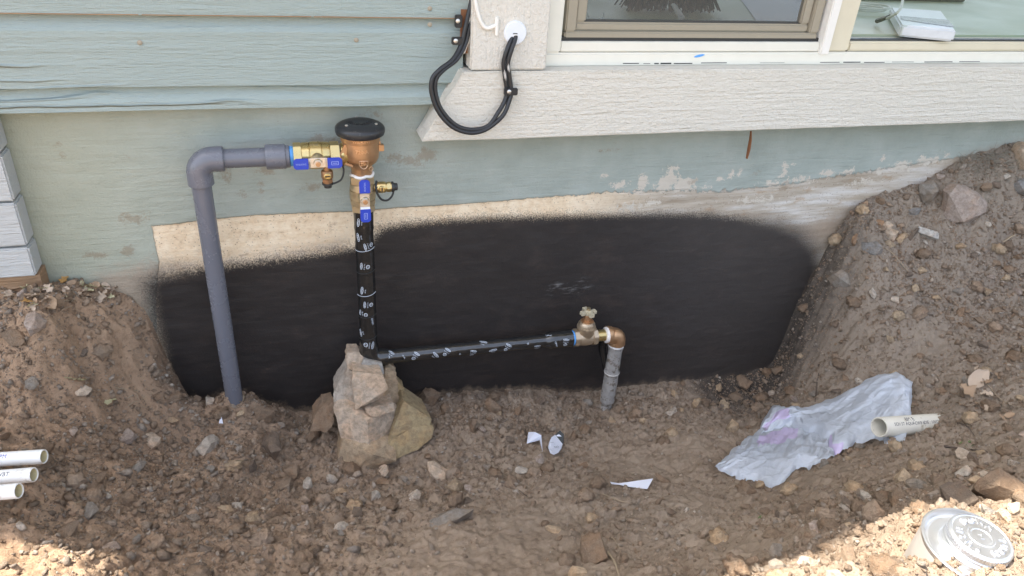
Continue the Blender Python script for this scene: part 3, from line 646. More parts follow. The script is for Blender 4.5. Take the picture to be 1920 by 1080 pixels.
def ball_valve(name, o, ax, L, r, lab, flip=1):      # body along ax, lever towards the viewer
    o = np.array(o, float); a = nv(ax); out = np.array(TOC, float)
    b = MB(); p, oo, e1, e2, aa, h = hexp(o-a*L/2, a, r*1.02, L*.17); b.prism(p, oo, e1, e2, aa, h)
    p, oo, e1, e2, aa, h = hexp(o+a*L*.30, a, r*1.02, L*.20); b.prism(p, oo, e1, e2, aa, h)
    b.lathe([(-L*.335, r*.86), (-L*.32, r*.97), (-L*.165, r*1.0), (-L*.155, r*.93), (-L*.145, r*1.03), (L*.10, r*1.03), (L*.11, r*.94), (L*.12, r*1.0), (L*.28, r*.95), (L*.305, r*.85)], o, a, 30)
    body = b.obj(name, M['brass' if 'level' in lab else 'brassold'], asm, lab, 35, .0012)
    b = MB(); st = o+out*(r*.8); b.lathe([(0, .0125), (.010, .0125), (.013, .0105), (.022, .0075), (.024, .006)], st, out, 24); b.obj('stem', M['brassold'], body)
    lo = o+out*(r*.8+.0225); w = .0098; LL = .0405; t = .0016; s = np.cross(a, out)
    b = MB()                                          # bright steel lever with a bend and the two blue grips
    pr = [(-LL, 0), (-.019, 0), (-.013, -.0035), (.013, -.0035), (.019, 0), (LL, 0)]
    R = []
    for x_, y_ in pr:
        c = lo+a*x_+out*y_; R.append([c+s*w*.92, c-s*w*.92, c-s*w*.92+out*t, c+s*w*.92+out*t])
    b.rings(R); lv = b.obj('lever', M['steel'], body, None, 30, .0006)
    for k, (m0, m1) in enumerate(((-LL-.002, -.0165), (.0165, LL+.002))):
        b = MB(); ch = .004
        p = [(m0+ch, -w), (m1-.001, -w), (m1, -w+.001), (m1, w-.001), (m1-.001, w), (m0+ch, w), (m0, w-ch), (m0, -w+ch)] if k == 0 else [(m0, -w), (m1-ch, -w), (m1, -w+ch), (m1, w-ch), (m1-ch, w), (m0, w)]
        b.prism(p, lo-out*.0012, a, s, out, t+.0026)
        # print on the grips, joined to the grip as its own sheet
        g_ = b.obj('grip', M['blue'], body, None, 30, .0008)
        b = MB(); top = lo+out*(t+.0017); ss = flip
        if (k == 0) == (flip > 0):
            vs, fs = text('WILKINS', .0047); place2d(b, vs, fs, flat(top+a*(m0+m1)/2, a*ss, s*ss*-1 if np.dot(np.cross(a, s), out) < 0 else s*ss))
        else:
            for pp in (((-.006, -.003), (.006, -.003)), ((.006, -.003), (.006, .003)), ((.006, .003), (-.006, .003)), ((-.006, .003), (-.006, -.003)), ((-.004, 0), (.004, 0))):
                (q0, r0), (q1, r1) = pp; dx, dy = nv((q1-q0, r1-r0)); nx_, ny_ = -dy*.0004, dx*.0004
                f_ = flat(top+a*(m0+m1)/2, a, s); b.add([f_(q0-nx_, r0-ny_), f_(q1-nx_, r1-ny_), f_(q1+nx_, r1+ny_), f_(q0+nx_, r0+ny_)], [(0, 1, 2, 3)])
        b.obj('grip_print', M['leverprint'], body, None, 0)
    b = MB(); no = lo+out*(-.0035+t); p, oo, e1, e2, aa, h = hexp(no, out, .0075, .0058); b.prism(p, oo, e1, e2, aa, h); b.obj('lever_nut', M['steel'], body, None, 30, .0006)
    b = MB(); b.lathe([(.0, .0046), (.0085, .0046), (.009, .004)], no, out, 16); b.obj('stem_end', M['bronze'], body)
    return body
def test_cock(name, o, ax, L, r, side, strap, lab):   # small valve with a screw slot, black cap and strap
    o = np.array(o, float); a = nv(ax); out = np.array(TOC, float)
    b = MB(); b.lathe([(-.006, r*.6), (L*.12, r*.6), (L*.14, r*.95), (L*.2, r*1.03), (L*.55, r*1.03), (L*.58, r*.8), (L*.62, r*.8)], o, a, 22)
    p, oo, e1, e2, aa, h = hexp(o+a*L*.62, a, r*.98, L*.18); b.prism(p, oo, e1, e2, aa, h); b.lathe([(L*.8, r*.85), (L*.86, r*.85)], o, a, 20)
    body = b.obj(name, M['brass' if ax[0] > .5 else 'bronzedark'], asm, lab, 35, .0006)
    so_ = o+a*L*.36+out*r*.7
    b = MB(); b.lathe([(0, r*.62), (r*.55, r*.62), (r*.62, r*.5), (r*.45, r*.42)], so_, out, 20); b.obj('screw_boss', M['brass'], body)
    b = MB(); e = nv(np.cross(a, out)); b.prism([(-r*.4, -r*.1), (r*.4, -r*.1), (r*.4, r*.1), (-r*.4, r*.1)], so_+out*r*.44, e, a, out, r*.10); b.obj('screw_slot', M['gasket'], body)
    b = MB(); b.lathe([(L*.84, r*.98), (L*.94, r*1.0), (L*.96, r*.72), (L*1.12, r*.66), (L*1.14, r*.5)], o, a, 12); b.obj('cap', M['rubber'], body)
    b = MB(); b.tube(spline(strap, 7), .0022, 10, True, .8); b.obj('strap', M['rubber'], body, 'black strap holding the cap')
    return body
# level ball valve left of the vacuum breaker
v0, v1 = c1+.0135, xc(636, 292)
vo = ((v0+v1)/2, PY, zr); ball_valve('ball_valve', vo, (1, 0, 0), v1-v0, .0245, 'level brass ball valve with a blue lever', 1)
raise_text('FNII', .0085, cyl(vo, (1, 0, 0), .0250, (0, -.45, 1), 0, -.004), cyl(vo, (1, 0, 0), .0257, (0, -.45, 1), 0, -.004), 'raised_letters', M['brassold'], asm)
tx = xc(614, 335, PY-.012)
test_cock('test_cock', (tx, PY-.010, zr-.022), (0, 0, -1), .034, .0105, 1, [(tx+.012, PY-.01, zr-.018), (tx+.026, PY-.012, zr-.014), (tx+.030, PY-.014, zr-.028), (tx+.024, PY-.016, zr-.044), (tx+.010, PY-.014, zr-.052)], 'bronze test cock hanging under the level valve')
# vacuum breaker body
zcap = zc(675, 262, PY-.044); ztop = zcap+.013; nk0 = zc(680, 322, PY-.030); nk1 = zc(680, 334, PY-.018)
b = MB(); r = .0338
b.lathe([(nk1-.004, .0175), (nk1, .0190), (nk0-.004, .0196), (nk0+.003, .0205), (nk0+.012, .0300), (nk0+.018, .0325), (nk0+.03, r), (zcap-.016, r), (zcap-.0145, r+.0022), (zcap-.010, r+.0026), (zcap-.002, r+.004), (zcap+.004, r+.004)], (xb, PY, 0), (0, 0, 1), 44)
in0 = xc(640, 292)
vb = b.obj('vacuum_breaker', M['bronze'], asm, 'bronze vacuum breaker body with raised lettering', 40)
b = MB(); b.lathe([(in0-.001, .0215), (in0+.003, .0225), (in0+.006, .0205), (in0+.009, .0200), (in0+.013, .0225), (xb, .028)], (0, PY, zr), (1, 0, 0), 28); b.obj('inlet', M['brass'], vb, None)
b = MB(); b.prism([(-.007, 0), (.012, 0), (.014, .024), (.010, .030)], (xb-r-.006, PY-.020, zr-.004), (1, 0, 0), (0, 0, 1), (0, 1, 0), .006); b.obj('rib', M['bronze'], vb, None, 30, .001)
b = MB(); b.tube([(in0+.006, PY-.020, zr-.012), (xb-.018, PY-.030, zr-.014)], .0028, 8); b.obj('rib', M['bronze'], vb)
b = MB(); b.box((xb+r-.004, PY-.010, zr+.006), (xb+r+.008, PY+.001, zr+.018)); b.prism([(0, 0), (.006, 0), (-.002, .030), (-.006, .030)], (xb+r-.001, PY-.003, zr+.012), (1, 0, 0), (0, 0, 1), (0, 1, 0), .014); b.obj('lug', M['bronze'], vb, None, 30, .001)
face = nv((CAM-np.array((xb, PY, .66)))*np.array((1, 1, 0))); 
def emb(s, size, z, q=0.0, rr=r, h=.0019, sp=-math.pi/2):
    f0 = cyl((xb, PY, z), (0, 0, 1), rr-.0003, face, sp, 0, q); f1 = cyl((xb, PY, z), (0, 0, 1), rr+h, face, sp, 0, q)
    return raise_text(s, size, f0, f1, 'raised_letters', M['bronzeworn'], vb)
emb('WILKINS', .0085, zcap-.0075, .04, r+.0028); emb('720-A', .0098, zr+.014, .06)
emb('ZW', .0075, zr-.009, .12); emb('HI', .0075, nk0+.018, .10, r-.0016); emb('R', .0042, zr-.019, .52, r-.0006)
def line(pts, z, q, name, w=.0007):
    f1 = cyl((xb, PY, z), (0, 0, 1), r+.0009, face, -math.pi/2, 0, q); b = MB()
    P = [f1(p[0], p[1]) for p in pts]; b.tube(P+[P[0]], w, 6, False); b.obj(name, M['bronzeworn'], vb)
line([(-.008, .006), (.008, .006), (.008, -.002), (.004, -.007), (0, -.009), (-.004, -.007), (-.008, -.002)], zr-.009, .12, 'raised_shield')
line([(.0042*math.cos(k*.7), .0042*math.sin(k*.7)) for k in range(9)], zr-.019, .52, 'raised_ring')
# black cap
R_ = .0452
b = MB(); b.lathe([(zcap-.004, .035), (zcap-.005, R_-.006), (zcap-.002, R_-.001), (zcap+.002, R_), (zcap+.008, R_), (zcap+.0115, R_-.002), (zcap+.014, R_-.0055), (zcap+.0175, R_-.013), (zcap+.0205, .020), (zcap+.0218, .008), (zcap+.022, .0002)], (xb, PY, 0), (0, 0, 1), 56, True, True)
cap = b.obj('canopy_cap', M['blackplastic'], asm, 'round black plastic cap dusted with dirt', 30)
for k, qd in enumerate((95, 215, 335)):
    q = math.radians(qd); o_ = (xb+.031*math.cos(q), PY+.031*math.sin(q), zcap+.0177)
    b = MB(); b.lathe([(0, .0030), (.0012, .0030), (.002, .0018)], o_, (0, 0, 1), 12); b.lathe([(.002, .0012), (.0021, .0004)], o_, (0, 0, 1), 8); b.obj('cap_screw', M['steel'], cap)
for s, rad in (('ZURN WILKINS', .019),):
    for k, ch in enumerate(s):
        if ch == ' ': continue
        q = math.radians(200+k*140/11); o_ = np.array((xb+rad*math.cos(q), PY+rad*math.sin(q), zcap+.0200)); out_ = np.array((math.cos(q), math.sin(q), 0)); tg = np.array((-math.sin(q), math.cos(q), 0))
        raise_text(ch, .0115, flat(o_, tg, -out_), flat(o_+np.array((0, 0, .0016)), tg, -out_), 'raised_letter', M['blackplastic'], cap)
# lower upright ball valve
z1 = zc(684, 398, PY-.02); z2 = nk1+.002
b = MB(); th = np.linspace(0, 2*math.pi, 30); b.tube([(xb+.0206*math.cos(q), PY+.0206*math.sin(q), nk1+.0035-.0028*abs(math.sin(q*2.5))) for q in th], .0030, 8, False); b.obj('thread_tape', M['whitetape'], asm, 'white thread tape under the bronze body')
vo2 = (xb, PY, (z1+z2)/2-.003); bv2 = ball_valve('ball_valve', vo2, (0, 0, 1), z2-z1, .0240, 'upright bronze ball valve with a blue lever', -1)
tz = zc(707, 351, PY-.004); tx0 = xb+.021
test_cock('test_cock', (tx0, PY-.004, tz), (1, -.05, 0), .040, .0105, 1, [(tx0+.006, PY-.004, tz+.013), (tx0+.003, PY-.012, tz+.004), (tx0+.006, PY-.015, tz-.010), (tx0+.014, PY-.014, tz-.022), (tx0+.025, PY-.013, tz-.024), (tx0+.034, PY-.011, tz-.016), (tx0+.038, PY-.009, tz-.004)], 'brass test cock pointing right with a black looped strap')
# taped riser
zlow = zc(692, 655)
b = MB(); zs = np.linspace(zlow-.004, z1+.006, 60); prof = []
wraps = [.245, .300, .352, .405, .455, .498]
rr = []
for z in zs:
    k = min(abs(z-w) for w in wraps); rr.append(.0184+.0010*sstep(z1-.05, z1-.01, z)+.0011*math.exp(-((z-zlow)/.022)**2)+.0007*float(pn(z*45, 2.2))+(.0008 if k < .004 else 0))
b.tube([(xb+.0008*float(pn(z*20, 8.1)), PY, z) for z in zs], rr, 28)
tr_ = b.obj('taped_riser', M['tape'], asm, 'upright pipe wrapped in printed black tape', 50)
def tape_print(fn_base, parent, what):
    b = MB()
    for s, size, (ox, oy) in what:
        if s == 'oval': vs, fs = oval(size*1.9, size*.62, size*.16)
        elif s == 'shield':
            vs, fs = oval(size*.62, size*.55, size*.14, 7); v2, f2 = text('Z', size*.7); fs = list(fs)+[[i+len(vs) for i in q] for q in f2]; vs = vs+v2
        else: vs, fs = text(s, size)
        place2d(b, [(x+ox, y+oy) for x, y in vs], fs, fn_base)
    b.obj('tape_print', M['print'], parent, None, 0)
full = [('UPNO', .0054, (0, 0)), ('oval', .0041, (0, 0)), ('20 MIL PVC', .0028, (0, -.0064)), ('shield', .0076, (0, -.0135))]
part_ = [('UPNO', .0062, (0, 0)), ('oval', .0048, (0, 0)), ('20 MIL', .0032, (0, -.0072))]
for u, v, q, w in ((676,418,-.55,part_),(673,447,-.7,part_),(687,463,.05,full),(676,500,-.45,full),(678,546,-.5,part_),(682,572,-.25,full),(678,590,-.9,full),(698,603,.55,[('UPNO', .0062, (0, 0))]),(674,628,-.95,part_),(703,647,.45,[('UPNO', .0062, (0, 0)), ('oval', .0048, (0, 0)), ('20 MIL PVC', .0032, (0, .0072)), ('shield', .0092, (0, .0155))])):
    z = zc(u, v, PY-.018); k = int(np.argmin(abs(zs-z)))
    tape_print(cyl((xb, PY, z), (0, 0, 1), rr[k]+.0007, face, .25*math.sin(u), 0, q), tr_, w)
for w in wraps[:5]:
    b = MB(); b.tube([(xb+.0200*math.cos(q), PY+.0200*math.sin(q), w+.0035*math.sin(q*1.0+1)) for q in np.linspace(math.pi*1.08, math.pi*1.85, 14)], .0004, 6); b.obj('tape_edge', M['print'] if w in (.352, .455) else M['rubber'], tr_)
# taped elbow with grey tip
b = MB(); arc = [(xb+.024-.024*math.cos(q), PY, zlow-.024*math.sin(q)) for q in np.linspace(0, math.pi/2, 9)]
b.tube([(xb, PY, zlow+.012)]+arc+[(xb+.040, PY, zlow-.0245)], [.0196]+[.0212]*9+[.0185], 24); te = b.obj('taped_elbow', M['tape'], asm, 'black taped elbow on the rock pile', 50)
b = MB(); b.lathe([(0, .0185), (.010, .0175), (.017, .0135), (.019, .006)], (xb+.006, PY-.004, zlow-.022), (.18, -.12, -1), 22); b.obj('elbow_tip', M['pvcgrey'], te, 'bare grey plastic tip under the elbow')
# taped run
e0 = np.array((xb+.03, PY, zlow-.0245)); e1_ = at(1071, 634, PY); ra = nv(e1_-e0); Lr = np.linalg.norm(e1_-e0)
ts = np.linspace(0, 1, 70); rr2 = [.0158+.0046*sstep(.84, .88, t)+.0006*float(pn(t*30, 6.6))+.0010*sstep(.06, 0, t) for t in ts]
b = MB(); b.tube([e0+(e1_-e0)*t for t in ts], rr2, 28); trn = b.obj('taped_run', M['tape'], asm, 'level pipe wrapped in glossy printed black tape', 50)
upv = nv(np.cross(np.array((0, 1, 0)), ra)*-1); 
k2 = [('UPNO', .0050, (0, 0)), ('oval', .0039, (0, 0)), ('20 MIL PVC', .0028, (0, -.0060)), ('shield', .0074, (0, -.0128))]
for u, q, sp, w in ((733,-.5,-.75,k2),(780,.05,-.65,k2),(815,.5,-.9,part_),(838,-.05,-.7,k2),(885,.5,-.25,k2),(905,-.75,-.45,part_),(950,.15,-.6,k2),(921,.7,.2,part_),(1003,.75,.05,k2),(985,.2,-1.2,[('20', .005, (0, 0))]),(1025,-.55,-.1,[('UPNO', .0058, (0, 0))]),(1054,.15,-.15,k2),(755,.3,-1.1,[('20 MIL', .004, (0, 0))]),(860,.75,.3,[('C', .006, (0, 0))]),(1036,.6,-1.2,[('UPNO', .0058, (0, 0))])):
    t = np.dot(at(u, 650, PY)-e0, ra)/Lr; k = int(np.argmin(abs(ts-t)))
    tape_print(cyl(e0+(e1_-e0)*t, ra, rr2[k]+.0005, (0, -.80, .60), sp, 0, q), trn, w)
# gate valve, nipple, elbow, galvanised pipe
b = MB(); q0 = e1_; b.lathe([(-.001, .0185), (.001, .0192), (.006, .0180), (.008, .016)], q0, ra, 24); b.obj('thread_tape', M['bluetape'], asm, 'blue thread tape at the gate valve')
go = at(1097, 631, PY); gl0 = q0+ra*.005; gl1 = at(1117, 629, PY); GL = np.linalg.norm(gl1-gl0)
b = MB(); oct_ = lambda r_: [(r_*math.cos(math.pi/4*i+.39), r_*math.sin(math.pi/4*i+.39)) for i in range(8)]
a_, f1_, f2_ = basis(ra)
b.prism(oct_(.0225), gl0, f1_, f2_, a_, .012); b.prism(oct_(.0225), gl0+ra*(GL-.012), f1_, f2_, a_, .012)
b.lathe([(.010, .0185), (.018, .0205), (GL/2, .0215), (GL-.018, .0205), (GL-.010, .0185)], gl0, ra, 24)
b.lathe([(0, .0200), (.022, .0205), (.026, .0225), (.031, .0225), (.032, .0205), (.037, .0200), (.043, .0165)], go, (0, 0, 1), 28)
gv = b.obj('gate_valve', M['gatebrass'], asm, 'worn brass gate valve with a cross handle', 35, .001)
b = MB(); p, oo, f1, f2, aa, h = hexp(go+np.array((0, 0, .040)), (0, 0, 1), .0155, .008); b.prism(p, oo, f1, f2, aa, h); p, oo, f1, f2, aa, h = hexp(go+np.array((0, 0, .048)), (0, 0, 1), .0105, .013); b.prism(p, oo, f1, f2, aa, h); b.obj('packing_nut', M['bronze'], gv, None, 30, .0008)
b = MB(); b.lathe([(.055, .0045), (.080, .0045)], go, (0, 0, 1), 14); b.obj('stem', M['brassold'], gv)
hub = go+np.array((0, 0, .070)); b = MB()
for k in range(4):
    q = math.radians(8+90*k); d_ = np.array((math.cos(q), math.sin(q), 0)); n_ = np.array((-d_[1], d_[0], 0))
    b.prism([(.0, -.0045), (.010, -.0045), (.012, -.0058), (.0200, -.0058), (.0200, .0058), (.012, .0058), (.010, .0045), (0, .0045)], hub+np.array((0, 0, .0004*k-.0075)), d_, n_, np.array((0, .0, 1)), .0085)
b.lathe([(-.010, .0075), (.0035, .0080), (.0045, .0045), (.0030, .0040)], hub, (0, 0, 1), 16)
b.obj('cross_handle', M['handle'], gv, 'pale cross handle', 30, .0012)
n0 = gl0+ra*(GL-.001); n1 = at(1137, 628, PY)
b = MB(); b.tube([n0, n1], .0142, 22); b.obj('nipple', M['brass'], asm)
b = MB(); b.lathe([(-.005, .0155), (-.003, .0195), (.002, .0198), (.004, .0165)], n1, ra, 22); b.obj('thread_tape', M['whitetape'], asm, 'white thread tape ring on the brass nipple')
ex = at(1158, 628, PY); 
b = MB(); arc = [n1+ra*.003, n1+ra*.007]; A_ = np.array(ex); Rr = .014
c_ = np.array((ex[0]-.0, PY, ex[2])); pts = [c_+np.array((-.020+0, 0, 0))]+[c_+np.array((-Rr+Rr*math.sin(q), 0, -Rr+Rr*math.cos(q))) for q in np.linspace(0, math.pi/2, 9)]+[c_+np.array((0, 0, -.024))]
b.tube([n1+ra*.002, n1+ra*.0045]+pts, [.0222, .0222]+[.0205]+[.0208]*9+[.0212], 26); b.obj('brass_elbow', M['bronze'], asm, 'brass elbow turning down', 40)
wt = c_+np.array((0, 0, -.027)); b = MB(); b.lathe([(-.004, .0165), (-.003, .0195), (.003, .0200), (.005, .0175)], wt, (0, 0, 1), 24); b.obj('thread_tape', M['whitetape'], asm, 'white thread tape under the brass elbow')
gb = at(1135, 775, PY)[2]-.02; z_ = wt[2]-.003
zs3 = np.linspace(z_, gb, 50); Lz = z_-gb
def grad(z):
    t = (z_-z)/Lz; r_ = .0172 if t < .34 else .0180 if t < .74 else .0130 if t < .80 else .0142
    if abs(t-.34) < .015: r_ = .0190
    if t < .04: r_ = .0195
    return r_+.0016*float(pn(z*60, 1.1))+.0008*float(pn(z*150, 3.1))
b = MB(); b.tube([(wt[0]+.0014*float(pn(z*25, 4.4)), PY, z) for z in zs3], [grad(z) for z in zs3], 24); gp = b.obj('galvanized_pipe', M['galv'], asm, 'crusty grey galvanized pipe going into the gravel', 60)
zc_ = z_-.34*Lz; b = MB(); b.lathe([(-.0015, .0185), (0, .0196), (.0015, .0185)], (wt[0], PY, zc_), (0, 0, 1), 24); b.obj('pale_band', M['whitetape'], gp)
b = MB(); b.tube(spline([(wt[0]-.018, PY+.030, z_+.012), (wt[0]-.022, PY+.028, z_-.02), (wt[0]-.016, PY+.022, z_-.05), (wt[0]-.008, PY+.014, z_-.085)], 6), [.0135]*6+[.0125]*6+[.011]*6+[.006], 14, True, .7); b.obj('tape_tail', M['tape'], asm, 'loose black tape tail behind the galvanized pipe', 50)

# ---------------------------------------------------------------- cables and fittings on the post
CY = -.082
loopp = [(893,-30,-.05),(886,8,-.052),(876,52,-.056),(868,84,-.060),(852,112,-.075),(829,130,-.085),(814,148,-.088),(813,175,-.090),(826,210,-.092),(852,238,-.093),(885,249,-.094),(916,242,-.092),(939,217,-.088),(951,190,-.082),(955,172,-.079),(952,145,-.078),(949,118,-.078),(956,92,-.078),(964,72,-.070),(963,62,-.062)]
for nm, off, lab in (('cable', (-4.0, 0), 'outer of two black cables looping below the white post'), ('cable', (4.0, -1.5), 'inner of two black cables looping below the white post')):
    pts = [at(u+off[0]*(1 if i < 12 else -1)*(.9 if i < 18 else .6), v+off[1]*(2.4 if 8 < i < 13 else 1), y+(.003 if off[0] > 0 else 0)) for i, (u, v, y) in enumerate(loopp)]
    if off[0] > 0: pts = [at(u+(4 if i < 8 else (2 if i < 10 else -1 if i < 12 else -5)), v+(0 if i < 8 else -4 if i < 10 else -6 if i < 13 else 0), y+.003) for i, (u, v, y) in enumerate(loopp)]
    b = MB(); P = spline(pts, 8); b.tube(P, .0041, 12); o = b.obj('cable', M['cable'], None); setp(o, lab, 'cable', 'black cables on the post')
    b = MB(); a0, a1 = (118, 134) if off[0] < 0 else (112, 132)
    pp = [p+np.array((0, -.0008, 0)) for p in P[a0:a1]]; rad = [.0034*math.sin(math.pi*(i+.5)/len(pp))**.5 for i in range(len(pp))]
    b.tube(pp, rad, 10); b.obj('paint_smear', M['paint'], o, 'white paint smear')
    b = MB(); pp = [p+np.array((0, -.0002, 0)) for p in P[-7:]]; b.tube(pp, .0046, 10); b.obj('paint_smear', M['paint'], o, 'painted cable end')
d = at(966, 62, -.066)
b = MB(); b.lathe([(0, .0215), (.003, .0215), (.0055, .0195), (.006, .0005)], (d[0], -.0635, d[2]), (0, -1, 0), 34); o = b.obj('wall_plate', M['caulk'], None); setp(o, 'round white cover plate where the cables enter the post', 'plate')
b = MB(); b.box((d[0]-.005, -.0702, d[2]-.001), (d[0]+.003, -.0694, d[2]+.0006)); adopt(b.obj('hole', M['gasket'], None), o)
o['label'] = o['label']
def clip(u, v, y, w, h, lab, mat='cable'):
    p = at(u, v, y); b = MB(); b.box((p[0]-w/2, p[1]-.003, p[2]-h/2), (p[0]+w/2, p[1]+.006, p[2]+h/2)); o = b.obj('cable_clip', M[mat], None, None, 30, .0015); setp(o, lab, 'clip', 'small cable clips')
    b = MB(); b.lathe([(0, .0040), (.0018, .0040), (.0026, .0028)], (p[0]-w*.18, p[1]-.003, p[2]+.001), (0, -1, 0), 14); adopt(b.obj('screw', M['steel'], None), o)
clip(860, 40, -.050, .013, .022, 'small black box clip screwed on the siding edge'); clip(857, 77, -.062, .019, .013, 'black cable clip at the corner above the loop'); clip(958, 172, -.084, .026, .013, 'black cable clip on the trim board under the round plate')
b = MB(); b.tube(spline([at(u, v, -.066) for u, v in ((889,-25),(891,0),(896,25),(903,44),(912,53),(924,50),(931,46),(932,38),(931,34))], 7), .0035, 12); o = b.obj('painted_cable', M['paint'], None); setp(o, 'thin cable painted over white, hooked at its end on the post', 'cable')
b = MB(); b.tube([at(931, v, -.066) for v in (32, 50, 66)], [.0028, .004, .003], 8); adopt(b.obj('staple', M['paint'], None), o)
b = MB(); b.tube(spline([at(u, v, -.050) for u, v in ((886,-20),(884,10),(880,45),(877,70),(871,86),(866,100))], 6), [.004]*10+[.005]*10+[.0055]*10+[.003], 10); o = b.obj('painted_cable', M['paint'], None); setp(o, 'short cable stub caked in white paint beside the post', 'cable')
b = MB(); b.box((V3(at(868, 60, -.040))[0]-.004, -.040, at(868, 100, -.040)[2]), (V3(at(880, 60, -.040))[0]+.006, -.034, at(868, 18, -.040)[2])); o = b.obj('rust_strip', M['rustwood'], None); setp(o, 'rusty brown strip behind the cables beside the post', 'strip')
for u, v in ((668,75),(262,80),(806,16),(806,46)):
    p = at(u, v, -.037); b = MB(); b.lathe([(0, .0042), (.001, .0042), (.002, .0025)], (p[0], -.0362, p[2]), (0, -1, 0), 12); o = b.obj('nail', M['bronzeframe'], house, 'nail head in the siding')
p0 = at(1408, 246, -.035); b = MB(); b.tube([p0, at(1407, 262, -.036), at(1404, 280, -.035), at(1400, 297, -.033)], [.003, .0048, .0055, .0035], 7, True, .5); o = b.obj('wood_splinter', M['rustwood'], None); setp(o, 'rust-brown splinter hanging under the trim board', 'splinter')
# ---------------------------------------------------------------- inside the window
dz = gz+.004
b = MB(); b.box((.55, .03, dz-.03), (3.1, .78, dz)); desk = b.obj('desk', M['desk'], None, None, 30, .004); setp(desk, 'pale green desk top behind the window panes', 'desk')
def ond(u, v, z): 
    r_ = ray(u, v); return CAM+r_*((z-CAM[2])/r_[2])
rt = [ond(u, v, dz+.02) for u, v in ((1668,18),(1765,25),(1792,62),(1688,52))]
b = MB(); c0 = np.mean(rt, 0); out_ = [p for p in rt]
b.add([(*p[:2], dz+.001) for p in out_]+[(*p[:2], dz+.026) for p in out_], [(0, 1, 2, 3), (4, 7, 6, 5), (0, 4, 5, 1), (1, 5, 6, 2), (2, 6, 7, 3), (3, 7, 4, 0)])
o = b.obj('router', M['routerwhite'], None, None, 30, .004); setp(o, 'white router with a dark front panel lying on the desk', 'router')
b = MB(); A2 = lambda s, t: (rt[0]*(1-s)+rt[1]*s)*(1-t)+(rt[3]*(1-s)+rt[2]*s)*t
b.add([(*A2(s, t)[:2], dz+.0268) for s, t in ((.08, .52), (.98, .52), (1.0, .88), (.06, .72))], [(0, 1, 2, 3)]); adopt(b.obj('front_panel', M['routerdark'], None, None, 0), o)
b = MB(); b.tube(spline([ond(1693, -20, dz+.08), ond(1692, 5, dz+.06), ond(1684, 22, dz+.05), ond(1668, 32, dz+.03), ond(1650, 38, dz+.012)], 7), .0032, 8); o = b.obj('router_cable', M['cablewhite'], None); setp(o, 'white cable with a grey plug hanging over the router', 'cable')
b = MB(); b.tube([ond(1668, 31, dz+.03), ond(1645, 39, dz+.01)], [.005, .006], 8); adopt(b.obj('plug', M['rubber'], None), o)
b = MB(); th = np.linspace(0, 14, 60); cc = ond(1618, 18, dz+.006); b.tube([cc+np.array(((.05+.002*t)*math.cos(t), (.045)*math.sin(t), .0008*t)) for t in th], .0028, 6); o = b.obj('coiled_cable', M['cablewhite'], None); setp(o, 'coil of pale cable on the desk beside the mullion', 'cable')
b = MB(); p = ond(1500, -2, dz); p2 = ond(1780, -2, dz); b.box((p[0], p[1], dz+.001), (p2[0], p[1]+.12, dz+.02)); o = b.obj('black_tray', M['routerdark'], None, None, 30, .003); setp(o, 'flat black tray at the back of the desk behind the router', 'tray')
# shaggy cloth: overlapping strands
b = MB(); rs = np.random.default_rng(5); pa = ond(1185, 20, dz); pb = ond(1318, 22, dz)
for k in range(240):
    t = rs.random(); base_ = pa+(pb-pa)*t+np.array((0, rs.uniform(-.02, .07), 0)); sw = rs.normal(0, .014)+(t-.5)*.03
    w = .0035; top = base_+np.array((-sw*2.2-(t-.5)*.05, .03, .22)); bot = np.array((base_[0]+sw, base_[1]-.015, dz+.002+abs(rs.normal(0, .004))))
    b.tube([top, (top+bot)/2+np.array((rs.normal(0, .005), -.012, 0)), bot], [w*1.3, w*1.2, w*.5], 5)
sh = b.obj('shaggy_cloth', M['shag'], None); setp(sh, 'dark brown shaggy cloth hanging behind the screened left sash', 'cloth')
b = MB(); p = ond(1262, 8, dz+.05); b.tube([p, p+np.array((.008, -.03, -.02)), p+np.array((.004, -.035, -.045))], [.006, .009, .002], 7, True, .5); adopt(b.obj('tag', M['routerwhite'], None), sh)

pp_ = [ond(u, v, dz+.001) for u, v in ((1385,-6),(1530,-8),(1528,40),(1420,42))]
b = MB(); b.add(pp_+[p+np.array((0, 0, .0012)) for p in pp_], [(3, 2, 1, 0), (4, 5, 6, 7), (0, 1, 5, 4), (1, 2, 6, 5), (2, 3, 7, 6), (3, 0, 4, 7)]); o = b.obj('desk_paper', M['paper'], None, None, 0); setp(o, 'pale bluish sheet lying on the desk behind the screened sash', 'paper')
b = MB(); b.tube(spline([at(u, v, .0005) for u, v in ((1099,14),(1101,26),(1108,35),(1119,38),(1129,34),(1133,24))], 5), [.0010+.0016*abs(math.sin(i*1.9)) for i in range(26)], 6, True, .15); b.obj('glass_smudge', M['caulk'], frame, 'whitish smudge on the left pane', 60)
